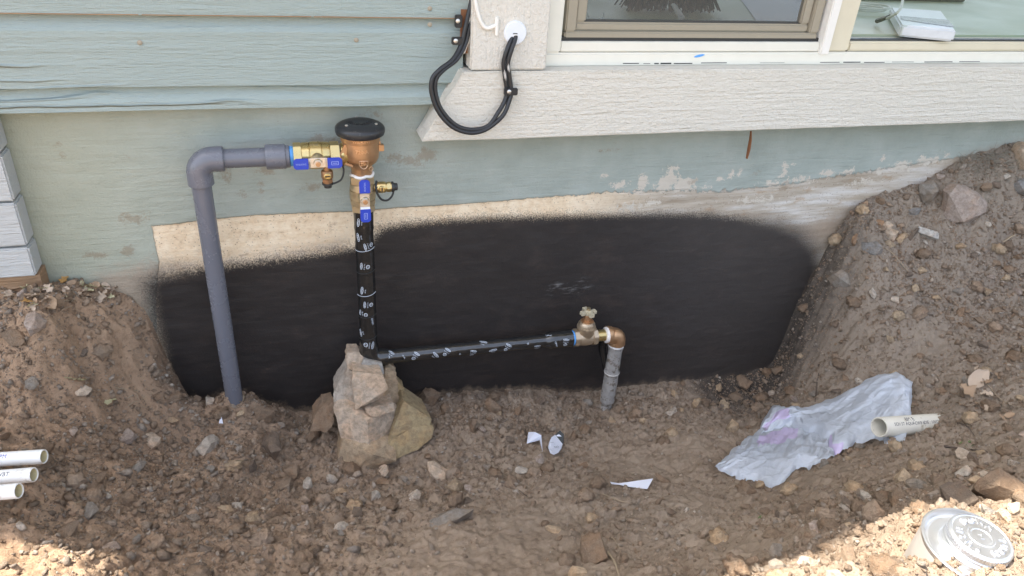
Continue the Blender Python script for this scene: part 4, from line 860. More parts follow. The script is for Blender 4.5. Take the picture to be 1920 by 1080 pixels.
# ---------------------------------------------------------------- stones
def hull(pts):
    bm = bmesh.new()
    for p in pts: bm.verts.new(V3(p))
    r = bmesh.ops.convex_hull(bm, input=bm.verts)
    bmesh.ops.delete(bm, geom=[v for v in bm.verts if not v.link_faces], context='VERTS')
    return bm
def rubble(seed, n=16, squash=(1, .8, .62)):
    r_ = np.random.default_rng(seed); p = r_.normal(size=(n, 3)); p /= np.linalg.norm(p, axis=1)[:, None]; p *= r_.uniform(.78, 1.05, (n, 1))
    return hull(p*np.array(squash))
def roughen(bm, amp, freq, cuts=3, seed=0.0):
    bmesh.ops.triangulate(bm, faces=bm.faces)
    bmesh.ops.subdivide_edges(bm, edges=bm.edges, cuts=cuts, use_grid_fill=True)
    bm.normal_update()
    P = np.array([v.co for v in bm.verts]); N_ = np.array([v.normal for v in bm.verts])
    d = amp*(fbm(P[:, 0]*freq+seed, P[:, 1]*freq, P[:, 2]*freq, 4, .6))
    for v, p, n_, k in zip(bm.verts, P, N_, d): v.co = Vector(p+n_*k)
def bmobj(bm, name, mat, ang=28):
    me = bpy.data.meshes.new(name); bm.to_mesh(me); bm.free(); me.materials.append(mat); me.shade_smooth()
    if ang: me.set_sharp_from_angle(angle=math.radians(ang))
    return me
# templates: unit rocks
TM = []
for k in range(10):
    bm = rubble(40+k, 13+k % 5, (1, .62+.05*(k % 6), .45+.06*(k % 5))); me = bmobj(bm, 'stone', M['stone'], 0); me.polygons.foreach_set('use_smooth', [False]*len(me.polygons)); TM.append(me)
BIG = []
for k in range(8):
    bm = rubble(90+k, 15+k % 4, (1, .80, .70)); roughen(bm, .06, 2.2, 3, k*3.1); BIG.append(bmobj(bm, 'rock', M['rock_tan'], 24))
def put(name, me, mat, p, sx, sy, sz, rz, tilt=(0, 0)):
    o = bpy.data.objects.new(name, me); COL.objects.link(o); o.location = V3(p); o.scale = (sx, sy, sz); o.rotation_euler = (tilt[0], tilt[1], rz)
    if mat:
        o.material_slots[0].link = 'OBJECT'; o.material_slots[0].material = mat
    return o
KEEP = [(.68, -1.02, .085), (.75, -1.12, .08)]                                            # places already taken: x, y, radius
def rock(u, v, w, h, tone, lab, k, rz=0.0, sink=.35, tilt=(0, 0), deep=.9):
    p = HIT(u, v+h*.25); dpt = np.linalg.norm(p-CAM)*.93; s = w*dpt/FPX/2*1.12; sv = h*dpt/FPX/2*1.12
    o = put('rock', BIG[k % 8], M['rock_'+tone], (p[0], p[1], p[2]+sv*(.5-sink)*.9), s*1.05, s*deep, sv*1.12/.70*.92, rz, tilt)
    setp(o, lab, 'rock', 'larger rocks in the dirt'); KEEP.append((p[0], p[1], s*.9)); return o
R3 = [(803,742,54,46,'brown','squat brown rock against the black wall, right of the stone pile'),
 (68,600,52,34,'pink','rounded pinkish rock among dead leaves below the left siding'),
 (24,628,52,26,'brown','flat brown rock at the left edge below the leaf litter'),
 (392,831,48,38,'pale','pale rock with one flat face below the foot of the grey pipe'),
 (512,830,58,54,'dark','large lumpy dark clod left of the stone pile'),
 (492,770,38,40,'brown','brown rock slab in the mound at the foot of the grey riser'),
 (1110,1026,74,78,'brown','big round brown rock half buried near the bottom edge'),
 (1084,1070,44,34,'tan','yellowish rock cut by the bottom edge under the big round rock'),
 (1166,1045,28,34,'brown','small brown rock right of the big round rock'),
 (1041,992,38,22,'tan','low tan rock above left of the big round rock'),
 (1374,794,30,34,'tan','upright tan rock left of the plastic bag'),
 (1572,518,42,38,'grey','smooth grey rock on the slope right of the black paint'),
 (1797,378,76,84,'pink','largest upright pinkish rock on the right slope'),
 (1737,354,52,40,'grey','grey wedge rock behind the largest upright rock'),
 (1734,434,42,24,'white','whitish oval rock below the largest upright rock'),
 (1711,436,14,30,'dark','narrow dark rock touching the whitish oval rock'),
 (1668,438,36,26,'sand','sandy pink rock in the cluster left of the whitish rock'),
 (1689,443,24,24,'tan','tan rock pressed against the sandy pink rock'),
 (1648,415,22,18,'orange','orange rock topmost in the loose cluster on the right slope'),
 (1664,420,18,14,'sand','little sandy rock beside the orange rock on the right slope'),
 (1601,446,22,24,'orange','orange-tan chip left of the blue-grey slab on the slope'),
 (1637,462,46,30,'bluegrey','blue-grey slab lying on the right slope'),
 (1622,382,16,14,'orange','small rust-orange rock at the wall above the slope'),
 (1648,374,24,16,'brown','rust-brown rock at the foot of the wall above the slope'),
 (1712,396,34,14,'bluegrey','flat blue-grey stone above the whitish oval rock'),
 (1908,288,34,58,'sand','tall sandy rock at the right edge in the dry weeds'),
 (1912,345,34,34,'bluegrey','blue-grey rock under the tall sandy rock at the right edge'),
 (1690,892,38,40,'tan','tan block on the mound below the white pipe'),
 (1722,908,42,28,'grey','flat grey rock right of the tan block on the mound'),
 (1757,896,34,28,'brown','brown rock between the flat grey rock and the large clods'),
 (1796,930,74,54,'dark','lower of two large clods behind the can'),
 (1870,905,92,72,'brown','biggest clod at the right edge behind the can'),
 (1716,944,34,20,'tan','thin tan chip on the mound left of the can'),
 (820,881,48,28,'sand','two-toned pale rock below the stone pile'),
 (852,906,40,42,'tan','crumbly tan rock below the stone pile'),
 (884,789,26,44,'brown','upright brown slab standing in the gravel'),
 (922,757,36,44,'brown','brown rock against the black wall foot at mid gravel'),
 (972,766,30,28,'brown','round brown rock beside the mid gravel slab'),
 (933,770,18,20,'tan','pointed tan chip in the gravel before the black wall'),
 (861,744,26,16,'dark','dark brick-shaped stone at the black wall foot'),
 (835,764,26,24,'brown','rock right of and below the squat brown rock'),
 (832,972,104,30,'grey','wide flat grey rock lying flush in the front dirt'),
 (1395,712,42,30,'brown','brown rock at the right foot of the black wall'),
 (1378,742,30,24,'brown','cracked brown rock before the right foot of the black wall'),
 (1305,752,20,26,'tan','small tan rock below the right end of the black wall'),
 (915,876,34,18,'grey','low grey rock right of the two-toned pale rock'),
 (1435,958,30,22,'brown','brown rock on the mound below the bag corner'),
 (1455,962,14,26,'dark','narrow dark stone on the mound below the bag corner'),
 (1617,958,34,32,'dark','square dark rock on the mound above the sunlit strip'),
 (475,870,22,34,'dark','dark flake standing in the gravel left of the stone pile'),
 (545,880,38,32,'brown','brown rock left of the lowest stone of the pile'),
 (588,815,30,34,'brown','brown stone left of the main block of the pile'),
 (577,905,30,30,'pale','pale rock left of the lowest stone of the pile'),
 (620,895,24,24,'pale','pale chip touching the lowest stone of the pile'),
 (718,882,32,22,'sand','sandy stone just below the lowest stone of the pile'),
 (758,896,26,14,'grey','thin grey stone below the stone pile'),
 (240,815,40,22,'pink','pinkish stone on the left bank beside its bright twin'),
 (285,822,40,22,'sand','sandy stone on the left bank right of the pinkish one'),
 (155,730,30,16,'sand','pale clump on the middle of the left bank'),
 (1880,965,30,30,'sand','sunlit clod behind the rim of the can'),
 (1845,955,26,22,'sand','small sunlit clod behind the can cap'),
 (1900,950,30,26,'sand','sunlit clod at the right edge above the can'),
 (1240,895,40,20,'brown','low brown rock behind the white paper strip'),
 (1180,900,24,14,'brown','dark low rock above the white paper strip'),
 (640,1000,18,10,'grey','small grey rock in the front dirt left of the flat rock'),
 (1460,690,26,24,'brown','brown rock at the bank corner right of the black wall')]
FLATR = {'thin', 'flat', 'low', 'wide'}
for i, (u, v, w, h, t, lab) in enumerate(R3):
    rock(u, v, w, h, t, lab, i*3+1, i*1.3 % 6.28, .24, (.25*math.sin(i*2.2), .25*math.cos(i*1.7)), .62 if lab.split()[0] in FLATR or ' slab' in lab else .9)
# the stone pile under the taped elbow: hand-shaped blocks
def block(pts, back, tone, lab, amp=.0040, freq=42, extra=(), shrink=.86):
    f_ = [at(u, v, y) for u, v, y in pts]; c_ = np.mean(f_, 0)
    b_ = [c_+(p-c_)*shrink+np.array((0, back, -.004)) for p in f_]
    bm = hull(f_+b_+[at(*e) for e in extra]); roughen(bm, amp, freq, 8, c_[0]*9+c_[2]*31)
    me = bmobj(bm, 'pile_stone', M['rock_'+tone], 38); o = bpy.data.objects.new('pile_stone', me); COL.objects.link(o)
    setp(o, lab, 'rock', 'stones piled under the elbow'); KEEP.append((c_[0], c_[1]+back/2, .05)); return o
block([(642,820,-.160),(631,878,-.182),(642,895,-.194),(677,891,-.210),(742,864,-.212),(700,852,-.220),(742,822,-.165),(690,800,-.15)], .11, 'tan', 'lowest tan stone of the pile, reaching into the dirt')
block([(625,764,-.132),(689,788,-.180),(692,857,-.200),(640,821,-.160),(748,781,-.128),(733,833,-.152),(640,740,-.10),(742,757,-.11)], .075, 'sand', 'main pale block in the middle of the stone pile')
block([(661,696,-.126),(718,704,-.146),(728,729,-.158),(711,748,-.152),(667,768,-.160),(662,740,-.146),(700,696,-.12)], .055, 'sand', 'bright tan chunk with an overhang, upper middle of the pile')
block([(722,690,-.085),(744,698,-.088),(748,757,-.100),(739,760,-.106),(716,748,-.108),(722,720,-.100)], .05, 'tan', 'upright tan slab on the right of the upper pile')
block([(684,764,-.150),(738,756,-.138),(741,771,-.152),(701,782,-.170),(690,776,-.166)], .05, 'sand', 'thin jutting ledge stone between the pile blocks')
block([(652,690,-.090),(642,714,-.094),(626,738,-.100),(627,763,-.118),(666,768,-.128),(664,700,-.098)], .055, 'pale', 'pale left flank stone of the upper pile')
block([(652,662,-.072),(674,661,-.074),(682,672,-.084),(677,697,-.098),(652,690,-.088),(649,676,-.078)], .045, 'sand', 'knobbly pale stone topmost left in the pile', .003, 70)
block([(682,673,-.092),(717,681,-.094),(721,701,-.106),(693,713,-.116),(677,706,-.108),(676,688,-.098)], .042, 'capgrey', 'smooth grey stone right under the taped elbow', .0008, 40)
block([(720,680,-.066),(739,686,-.068),(742,700,-.080),(722,706,-.090)], .04, 'tan', 'small tan stone topmost right in the pile')
block([(726,834,-.185),(814,803,-.158),(808,822,-.168),(782,843,-.184),(728,868,-.206),(796,794,-.146),(742,800,-.158)], .10, 'yellow', 'lower yellowish wedge slab on the right of the pile', .0016, 40)
block([(742,792,-.160),(757,752,-.120),(809,786,-.140),(804,799,-.150),(750,813,-.170),(732,821,-.176)], .08, 'yellow', 'upper yellowish wedge slab on the right of the pile', .0016, 40)
block([(745,715,-.065),(759,727,-.066),(760,748,-.074),(745,757,-.080)], .035, 'yellow', 'round yellowish stone behind the right side of the pile')
block([(605,760,-.095),(626,754,-.10),(627,787,-.122),(585,806,-.128),(612,811,-.134),(586,786,-.112)], .05, 'brown', 'brown stone against the left foot of the pile')
# loose stones: 300 singles, the rest joined
def density(p):
    return D(p)
hot = [(500,860,1.4,.07),(600,810,2.4,.05),(540,800,2.0,.045),(700,915,1.2,.06),(850,765,3.4,.05),(960,775,3.4,.05),(1080,765,3.0,.045),(1180,755,2.2,.045),(1270,760,1,.06),(900,890,1.0,.07),(1400,735,1.1,.07),
       (1700,440,1.9,.09),(1650,400,1.6,.06),(1830,470,1.1,.10),(1560,975,1.5,.07),(1650,960,1.6,.07),(1740,910,1.4,.06),(1600,1040,1.3,.10),(1750,1040,1.2,.08),(90,570,1.2,.06),(50,640,1.2,.05),(430,790,1.0,.05),(1090,1000,1.0,.06),
       (300,900,.9,.10),(130,910,.8,.08),(450,960,.8,.10),(750,990,.4,.1),(1500,740,.7,.08),(1850,760,.7,.1),(330,1000,.6,.1),(190,640,1.8,.08),(265,720,1.6,.06),(330,790,1.4,.05),(600,930,.9,.07),(1650,600,.9,.12),(1750,520,1.9,.12),(1850,620,1.3,.10),(1600,560,1.3,.08),(1850,400,1.5,.08)]
hotw = [(HIT(u, v), q, s) for u, v, q, s in hot]
coldw = [(HIT(u, v), s) for u, v, s in ((1200,870,.075),(1120,1060,.07),(930,1030,.09),(1420,1020,.07),(1300,850,.06),(1010,985,.07),(1300,940,.06),(1750,640,.07),(240,680,.06),(1520,895,.04),(800,1050,.06))]
def D(x, y):
    w = np.full(x.shape, .5)
    for p, q, s in hotw: w = w + q*np.exp(-((x-p[0])**2+(y-p[1])**2)/(2*s*s))
    for p, s in coldw: w = w*(1-.96*np.exp(-((x-p[0])**2+(y-p[1])**2)/(2*s*s)))
    w = w*np.sqrt(1+SL(x, y)**2)**1.2
    return np.clip(w, .02, 3.2)/3.2
def visible(x, y, z, m=.02):
    p = np.stack([x-CAM[0], y-CAM[1], z-CAM[2]], -1) @ RC
    u = 960+FPX*p[:, 0]/p[:, 2]; v = 540+FPX*p[:, 1]/p[:, 2]
    return (p[:, 2] > .1) & (u > -260) & (u < 2180) & (v < 1300) & (v > 200)
LM_ = [(437,735,'foot of the grey riser'),(392,831,'pale flat-faced rock'),(512,830,'lumpy dark clod'),(690,800,'stone pile'),(803,742,'squat brown rock'),(884,789,'standing brown slab'),(1000,838,'folded paper scrap'),(1040,840,'oval paper label'),(1135,765,'foot of the galvanized pipe'),(1183,912,'white paper strip'),(1350,880,'mouth of the plastic bag'),(1690,740,'knot of the plastic bag'),(1720,800,'white pipe on the bag'),(1740,1010,'tin can'),(1870,905,'biggest right-edge clod'),(1110,1025,'big round rock'),(832,972,'wide flat grey rock'),(1734,434,'whitish oval rock'),(1797,378,'largest upright rock'),(1572,518,'smooth grey slope rock'),(83,856,'topmost left pipe'),(68,600,'rounded pinkish rock'),(285,822,'sandy bank stone'),(1617,958,'square dark rock'),(262,745,'wavy pale root'),(1832,718,'lobed dry leaf'),(1395,712,'rock at the black wall corner'),(1250,900,'low brown trench rock'),(570,905,'lowest stone of the pile'),(160,1000,'sunlit left dirt'),(450,1000,'front dirt centre left'),(1300,800,'gravel right of the galvanized pipe')]
LMW = [HIT(u, v) for u, v, _ in LM_]
def proj(p):
    q = (np.array(p)-CAM) @ RC; return 960+FPX*q[0]/q[2], 540+FPX*q[1]/q[2]
ORD = ['nearest', 'second nearest', 'third nearest', 'fourth nearest', 'fifth nearest', 'sixth nearest', 'seventh nearest', 'eighth nearest', 'ninth nearest', 'tenth nearest']
def name_all(items, noun):                           # items: object, look; labels by look, side and nearest landmark
    G_ = {}
    for o, look in items:
        p = np.array(o.location); d_ = [np.linalg.norm(p-q) for q in LMW]; k = int(np.argmin(d_)); u, v = proj(p); du, dv = u-LM_[k][0], v-LM_[k][1]
        side = ('right of' if du > 0 else 'left of') if abs(du) > abs(dv) else ('in front of' if dv > 0 else 'behind')
        G_.setdefault((look, side, LM_[k][2]), []).append((d_[k], o))
    for (look, side, lm), L_ in G_.items():
        L_.sort(key=lambda t: t[0])
        for i, (_, o) in enumerate(L_):
            o['label'] = f'{look} {noun} {side} the {lm}' if len(L_) == 1 else f'{ORD[min(i, 9)]} {look} {noun} {side} the {lm}'
def scatter(n, r0, r1, pw, far=True):
    x = rng.uniform(-.85, 2.0, n*3); y = -rng.uniform(0, 1.3, n*3)
    k = rng.random(n*3) < D(x, y); x, y = x[k], y[k]; z = H(x, y); k = visible(x, y, z); x, y, z = x[k][:n], y[k][:n], z[k][:n]
    t = rng.random(len(x)); r_ = (r0**-pw*(1-t)+r1**-pw*t)**(-1/pw)
    return x, y, z, r_
x, y, z, r_ = scatter(5000, .0060, .0190, 2.3)
o_ = np.argsort(-r_); x, y, z, r_ = x[o_], y[o_], z[o_], r_[o_]
KEEP += [(*HIT(u, v)[:2], q) for u, v, q in ((1000,836,.020),(1040,842,.024),(1165,910,.02),(1200,912,.022))]
cnt = 0; rest = []
ang = np.random.default_rng(11)
def region(x, y):
    if x < -.18: return 'small loose stone on the dirt bank left of the grey riser', 'loose stones on the left bank'
    if x > 1.0 and y > -.40: return 'small loose stone on the right dirt slope', 'loose stones on the right slope'
    if x > .72 and y < -.40: return 'small loose stone on the front mound left of the can', 'loose stones on the front mound'
    return 'small loose stone in the trench gravel before the black wall', 'loose stones in the trench'
taken = []; named_ = []
for X_, Y_, Z_, q in zip(x, y, z, r_):
    if Y_ > -q*.8: continue
    if any((X_-a)**2+(Y_-b_)**2 < (c_+q*.4)**2 for a, b_, c_ in KEEP): continue
    if any((X_-a)**2+(Y_-b_)**2 < (.75*(c_+q))**2 for a, b_, c_ in taken): continue
    if cnt >= 236: rest.append((X_, Y_, Z_, q)); continue
    taken.append((X_, Y_, q))
    tn = ['brown', 'grey', 'dark', 'tan', 'brown', 'pink', 'brown', 'brown', 'dark', 'brown', 'pale', 'tan'][int(ang.integers(12))]
    o = put('stone', TM[cnt % 10], M['rock_'+tn], (X_, Y_, Z_+q*.22), q, q, q, ang.uniform(0, 6.28), (ang.normal(0, .35), ang.normal(0, .35)))
    l, g_ = region(X_, Y_); setp(o, l, 'stone', g_); cnt += 1
    named_.append((o, ('large ' if q > .0115 else 'small ')+{'sand': 'sandy', 'pink': 'pinkish', 'pale': 'pale', 'dark': 'dark'}.get(tn, tn)))
name_all(named_, 'stone')
CL = []
for k in range(6):
    bm = bmesh.new(); bmesh.ops.create_icosphere(bm, subdivisions=3, radius=1)
    P = np.array([v.co for v in bm.verts]); d_ = 1+.42*fbm(P[:, 0]*2.0+k*7, P[:, 1]*2.0, P[:, 2]*2.0, 4, .75)+.16*np.abs(pn(P[:, 0]*5, P[:, 1]*5, P[:, 2]*5+k))
    for v, q in zip(bm.verts, d_): v.co = Vector((v.co.x*q, v.co.y*q*.85, v.co.z*q*.7))
    CL.append(bmobj(bm, 'clod', M['dirt'], 0))
cl_ = []
x, y, z, r_ = scatter(2600, .008, .019, 2.0); o_ = np.argsort(-r_)
for k in o_:
    X_, Y_, Z_, q = x[k], y[k], z[k], r_[k]
    if Y_ > -q*.9 or len(cl_) >= 110: continue
    if any((X_-a)**2+(Y_-b_)**2 < (c_+q*.5)**2 for a, b_, c_ in KEEP) or any((X_-a)**2+(Y_-b_)**2 < (.8*(c_+q))**2 for a, b_, c_ in taken): continue
    taken.append((X_, Y_, q)); tn = ['brown', 'dark', 'brown', 'tan'][int(ang.integers(4))]
    o = put('clod', CL[len(cl_) % 6], M['rock_'+tn] if tn != 'dark' else M['crumb'], (X_, Y_, Z_+q*.12), q, q, q, ang.uniform(0, 6.28), (ang.normal(0, .4), ang.normal(0, .4)))
    setp(o, 'clod', 'dirt clod', 'lumpy clods on the dirt'); cl_.append((o, {'dark': 'crumbly earthy', 'brown': 'lumpy brown', 'tan': 'lumpy tan'}[tn]))
name_all(cl_, 'clod')
TV = []; TF = []
for me in TM:
    TV.append(np.array([v.co for v in me.vertices])); bm = bmesh.new(); bm.from_mesh(me); bmesh.ops.triangulate(bm, faces=bm.faces); TF.append(np.array([[v.index for v in f.verts] for f in bm.faces])); bm.free()
def joined(name, X_, Y_, Z_, r_, mat, lab, cat, tv, tf, lift=.3, squash=1.0):
    V_ = []; F_ = []; b0 = 0; N_ = len(X_); r2 = np.random.default_rng(len(X_))
    for k in range(len(tv)):
        s_ = np.arange(k, N_, len(tv)); n_ = len(s_); q = r2.normal(size=(n_, 4)); q /= np.linalg.norm(q, axis=1)[:, None]
        q[:, 1:3] *= .45; q /= np.linalg.norm(q, axis=1)[:, None]
        w, a, b_, c_ = q.T
        Rm = np.stack([1-2*(b_*b_+c_*c_), 2*(a*b_-c_*w), 2*(a*c_+b_*w), 2*(a*b_+c_*w), 1-2*(a*a+c_*c_), 2*(b_*c_-a*w), 2*(a*c_-b_*w), 2*(b_*c_+a*w), 1-2*(a*a+b_*b_)], -1).reshape(n_, 3, 3)
        sc = r_[s_, None, None]*r2.uniform(.75, 1.2, (n_, 1, 3))
        P = np.einsum('nij,nkj->nki', Rm, tv[k][None]*sc)+np.stack([X_[s_], Y_[s_], Z_[s_]+r_[s_]*lift], -1)[:, None]
        m_ = len(tv[k]); V_.append(P.reshape(-1, 3)); F_.append((tf[k][None]+(np.arange(n_)*m_)[:, None, None]).reshape(-1, 3)+b0); b0 += n_*m_
    me = bpy.data.meshes.new(name); fill(me, np.concatenate(V_), np.concatenate(F_)); me.materials.append(mat)
    o = bpy.data.objects.new(name, me); COL.objects.link(o); setp(o, lab, cat, None, 'stuff'); return o
rest = np.array(rest)
x, y, z, r_ = scatter(28000, .0022, .0080, 1.8)
k = y < -.002
a4 = [np.r_[p[k], q] for p, q in zip((x, y, z, r_), rest.T)]
joined('gravel', *a4, M['gravel'], 'loose brown gravel strewn over the dug dirt', 'gravel', TV, TF)
ov = []; of = []
for s in range(4):
    r2 = np.random.default_rng(300+s); v = np.array([(1,0,0),(-1,0,0),(0,1,0),(0,-1,0),(0,0,1),(0,0,-1)], float)*r2.uniform(.6, 1.2, (6, 1))+r2.normal(0, .15, (6, 3))
    ov.append(v); of.append(np.array([(0,2,4),(2,1,4),(1,3,4),(3,0,4),(2,0,5),(1,2,5),(3,1,5),(0,3,5)]))
x, y, z, r_ = scatter(110000, .0008, .0028, 1.5)
joined('dirt_crumbs', x, y, z, r_, M['crumb'], 'fine crumbs of dry dirt all over the ground', 'dirt', ov, of)
# ---------------------------------------------------------------- can of cement with a screw cap
dep = FPX*.108/187; r0 = ray(1827, 1026); pc = CAM+r0*dep
up_ = nv((.03, -.05, 1)); R1 = .0525; hcan = .105
can = thing('can', 'shiny tin can with a big embossed screw cap, half in sunlight at the lower right', 'can', pc-up_*hcan)
b = MB(); b.lathe([(-hcan, R1-.002), (-hcan+.002, R1), (-.008, R1), (-.004, R1-.0015)], pc, up_, 56, True, False); b.obj('can_body', M['tinred'], can, None, 40)
b = MB(); b.lathe([(-.006, R1-.002), (-.003, R1+.0010), (.0005, R1+.0016), (.0018, R1+.0005), (.0018, R1-.0012), (.0, R1-.0024), (-.0055, R1-.0036), (-.0065, R1-.0052), (-.0048, R1-.0075), (-.0055, .036), (-.0050, .0345), (.0010, .0335), (.002, .032), (.002, .0002)], pc, up_, 72, False, True); ld = b.obj('lid', M['tin'], can, 'dented tin lid with rolled rim', 40)
cc = pc+up_*.002; CR = .0318; ax_, ca, cb = basis(up_)
prof = [(0, CR+.0012), (.0012, CR+.0016), (.002, CR+.0006), (.0034, CR), (.0046, CR+.0010), (.0056, CR+.0010), (.0066, CR), (.0078, CR+.0008), (.009, CR+.0006), (.0135, CR+.0004), (.0150, CR-.0008), (.0158, CR-.0026), (.0150, CR-.0036), (.0150, .0140), (.0158, .0132), (.0158, .0108), (.0150, .0100), (.0150, .0002)]
b = MB(); b.lathe(prof, cc, up_, 72); cp_ = b.obj('screw_cap', M['tin'], can, 'tin screw cap with raised letters', 30)
b = MB()
for k in range(64):
    q = 2*math.pi*k/64; d_ = math.cos(q)*ca+math.sin(q)*cb; n_ = np.cross(up_, d_); o_ = cc+d_*(CR+.0002)+up_*.0095
    b.prism([(-.0007, 0), (.0007, 0), (.0007, .0036), (-.0007, .0036)], o_, n_, up_, d_, .0008)
b.obj('knurling', M['tin'], cp_, None, 0)
rt_ = nv(RC[:, 0]-up_*(RC[:, 0]@up_)); fw_ = np.cross(up_, rt_)      # right and away on the lid
for k, ch in enumerate('PUSH DOWN TURN '):
    if ch == ' ': continue
    q = math.radians(232-k*24); d_ = math.cos(q)*rt_+math.sin(q)*fw_; tg = -np.cross(up_, d_); o_ = cc+d_*.0212+up_*.0149
    raise_text(ch, .0098, flat(o_, tg, d_), flat(o_+up_*.0018, tg, d_), 'raised_letter', M['tin'], cp_)
raise_text('2', .010, flat(cc+up_*.0149, rt_, fw_), flat(cc+up_*.0158, rt_, fw_), 'raised_letter', M['tin'], cp_)
# rim dents as slight waviness
for v in ld.data.vertices: v.co += Vector(up_)*(.0009*float(pn(v.co.x*45, v.co.y*45, 3)))
o_ = cc+rt_*.030-fw_*.031; b = MB(); vs, fs = text('e-', .0085); place2d(b, vs, fs, flat(o_-up_*.0062, rt_, fw_)); b.obj('ink_mark', M['blueink'], ld, None, 0)

# ---------------------------------------------------------------- white pipes
def open_pipe(name, p0, p1, r, rin, mat, lab, grp, open_at=0):
    p0, p1 = np.array(p0, float), np.array(p1, float); a = nv(p1-p0); L = np.linalg.norm(p1-p0); b = MB()
    b.lathe([(.10, rin), (.002, rin), (.0, rin+.0006), (0, r-.0006), (.0008, r), (L, r)], p0, a, 30, True, True)
    o = b.obj('white_pipe', M[mat], None, None, 40); setp(o, lab, 'pipe', grp)
    return o, p0, a, L
pr = .0205; pA = CAM+ray(1648, 801)*(FPX*.041/37.5); pB = HIT(1800, 792); pB = CAM+ray(1800, 790)*(np.linalg.norm(pA-CAM)/np.linalg.norm(ray(1648, 801))*1.075)
wp_, o0, a0, L0 = open_pipe('white_pipe', pA, pB, pr, .0172, 'pvcold', 'single weathered white pipe with lettering lying over the plastic bag', None)
tow = nv((CAM-o0)); 
def sidetext(parent, s, size, t, q, o0, a0, r, mat='printink', sp=0.0):
    b = MB(); vs, fs = text(s, size); place2d(b, vs, fs, cyl(o0, a0, r+.0003, tow2, sp, t, q)); b.obj('pipe_print', M[mat], parent, None, 0)
tow2 = nv((CAM-o0)); sg = 1
e2_ = np.cross(a0, nv(tow2-a0*(tow2@a0)))
q_up = 1 if e2_[2] > 0 else -1
sidetext(wp_, 'SCH ST AQUA', .0098, .053, -.15, o0, a0, pr); sidetext(wp_, "CW8 6DIE : 10VCK", .0098, .125, -.12, o0, a0, pr); sidetext(wp_, 'BM E', .013, .075, -.62, o0, a0, pr)
for k, (u, v, w, t, lab) in enumerate([(83,856,27,'O.5PM','topmost of three white pipes at the left edge, marked in pen'), (64,890,28,'r-SWBT','middle of three white pipes at the left edge'), (36,920,29,".'",'lowest of three white pipes at the left edge, the shortest in view')]):
    dd = FPX*.0215/w; p0 = CAM+ray(u, v)*dd; a = ray(u-160, v+(10, 13, 14)[k])*dd*(1.0)-ray(u, v)*dd; p1 = p0+nv(a)*.42
    h_ = H(p0[0], p0[1])
    o, o1, a1, L1 = open_pipe('white_pipe', p0, p1, .0107, .0086, 'pvcwhite', lab, 'white pipes at the left edge')
    b = MB(); b.lathe([(.0012, .00845), (.09, .00845)], p0, nv(a), 24, False, True); adopt(b.obj('bore', M['pvcinside'], None), o)
    tow2 = nv(CAM-o1); e2_ = np.cross(a1, nv(tow2-a1*(tow2@a1))); qu = 1 if e2_[2] > 0 else -1
    sidetext(o, t, .0085, (.062, .044, .032)[k], .35, o1, a1, .0107, 'blueink' if k == 0 else 'printink', math.pi)
# ---------------------------------------------------------------- plastic bag: two crumpled sheets
def resample(P, n):
    P = np.array(P, float); d = np.r_[0, np.cumsum(np.hypot(*np.diff(P, axis=0).T))]; t = np.linspace(0, d[-1], n); return np.stack([np.interp(t, d, P[:, 0]), np.interp(t, d, P[:, 1])], -1)
def sheet(top, bot, lift, bulge, amp, name, parent, lab, purple=None, n=90, m=46, seed=0.0):
    T_, B_ = resample(top, n), resample(bot, n); V_ = []; A_ = np.zeros((m, n, 3)); E_ = np.zeros((m, n)); pur = np.zeros((m, n))
    for j in range(m):
        t = j/(m-1); P = T_*(1-t)+B_*t
        for i in range(n):
            s = i/(n-1); p = HIT(*P[i])
            e = min(t, 1-t)*2; es = min(s, 1-s)*2
            b_ = bulge*math.sin(math.pi*t)**.7*min(1, es*3)
            r_ = 1-abs(float(pn(s*6+seed, t*4+seed)))*1.0; r2 = 1-2.6*abs(float(pn(s*9+t*4+seed, t*3-seed, 5)))
            r3 = 1-2.6*abs(float(pn(s*19-t*8+seed, t*9+s*5, 8+seed))); w_ = amp*(r_*1.1+r2*.7+.35*r3+.7*float(pn(s*3, t*3, seed)))
            A_[j, i] = p; E_[j, i] = lift+b_+w_*(.35+.65*min(1, e*2.5))
            if purple: pur[j, i] = purple(s, t)
    # follow the ground only loosely: blur heights
    Z_ = A_[:, :, 2]
    for _ in range(60):
        Q_ = np.pad(Z_, 1, mode='edge'); Z2 = (Q_[:-2, 1:-1]+Q_[2:, 1:-1]+Q_[1:-1, :-2]+Q_[1:-1, 2:])/4; Z_ = .55*Z_+.45*Z2
    A_[:, :, 2] = np.maximum(Z_+E_, A_[:, :, 2]+.002)
    idx = np.arange(m*n).reshape(m, n); q = np.stack([idx[:-1, :-1], idx[:-1, 1:], idx[1:, 1:], idx[1:, :-1]], -1).reshape(-1, 4)
    me = bpy.data.meshes.new(name); fill(me, A_.reshape(-1, 3), q); me.shade_smooth(); me.materials.append(M['bag']); me.materials.append(M['bagpurple'])
    mi = (pur[:-1, :-1] > .5).astype(np.int32).ravel(); me.polygons.foreach_set('material_index', mi)
    o = bpy.data.objects.new(name, me); COL.objects.link(o); adopt(o, parent); o['label'] = lab; return o
bagp = HIT(1520, 840)
bag = thing('plastic_bag', 'crumpled whitish plastic bag with a purple band lying in the trench under the white pipe', 'bag', bagp)
sheet([(1422,818),(1426,796),(1440,783),(1500,780),(1560,755),(1610,726),(1640,711),(1675,706),(1704,722),(1703,745)],
      [(1424,822),(1452,818),(1480,815),(1510,828),(1562,858),(1602,838),(1640,832),(1670,834),(1696,828),(1702,790)], .012, .034, .0045, 'bag_body', bag, 'puffed back part of the bag ending in a knot', lambda s, t: (.42 < t < .75 and s < .16) or (t > .9 and .40 < s < .50), seed=1.7)
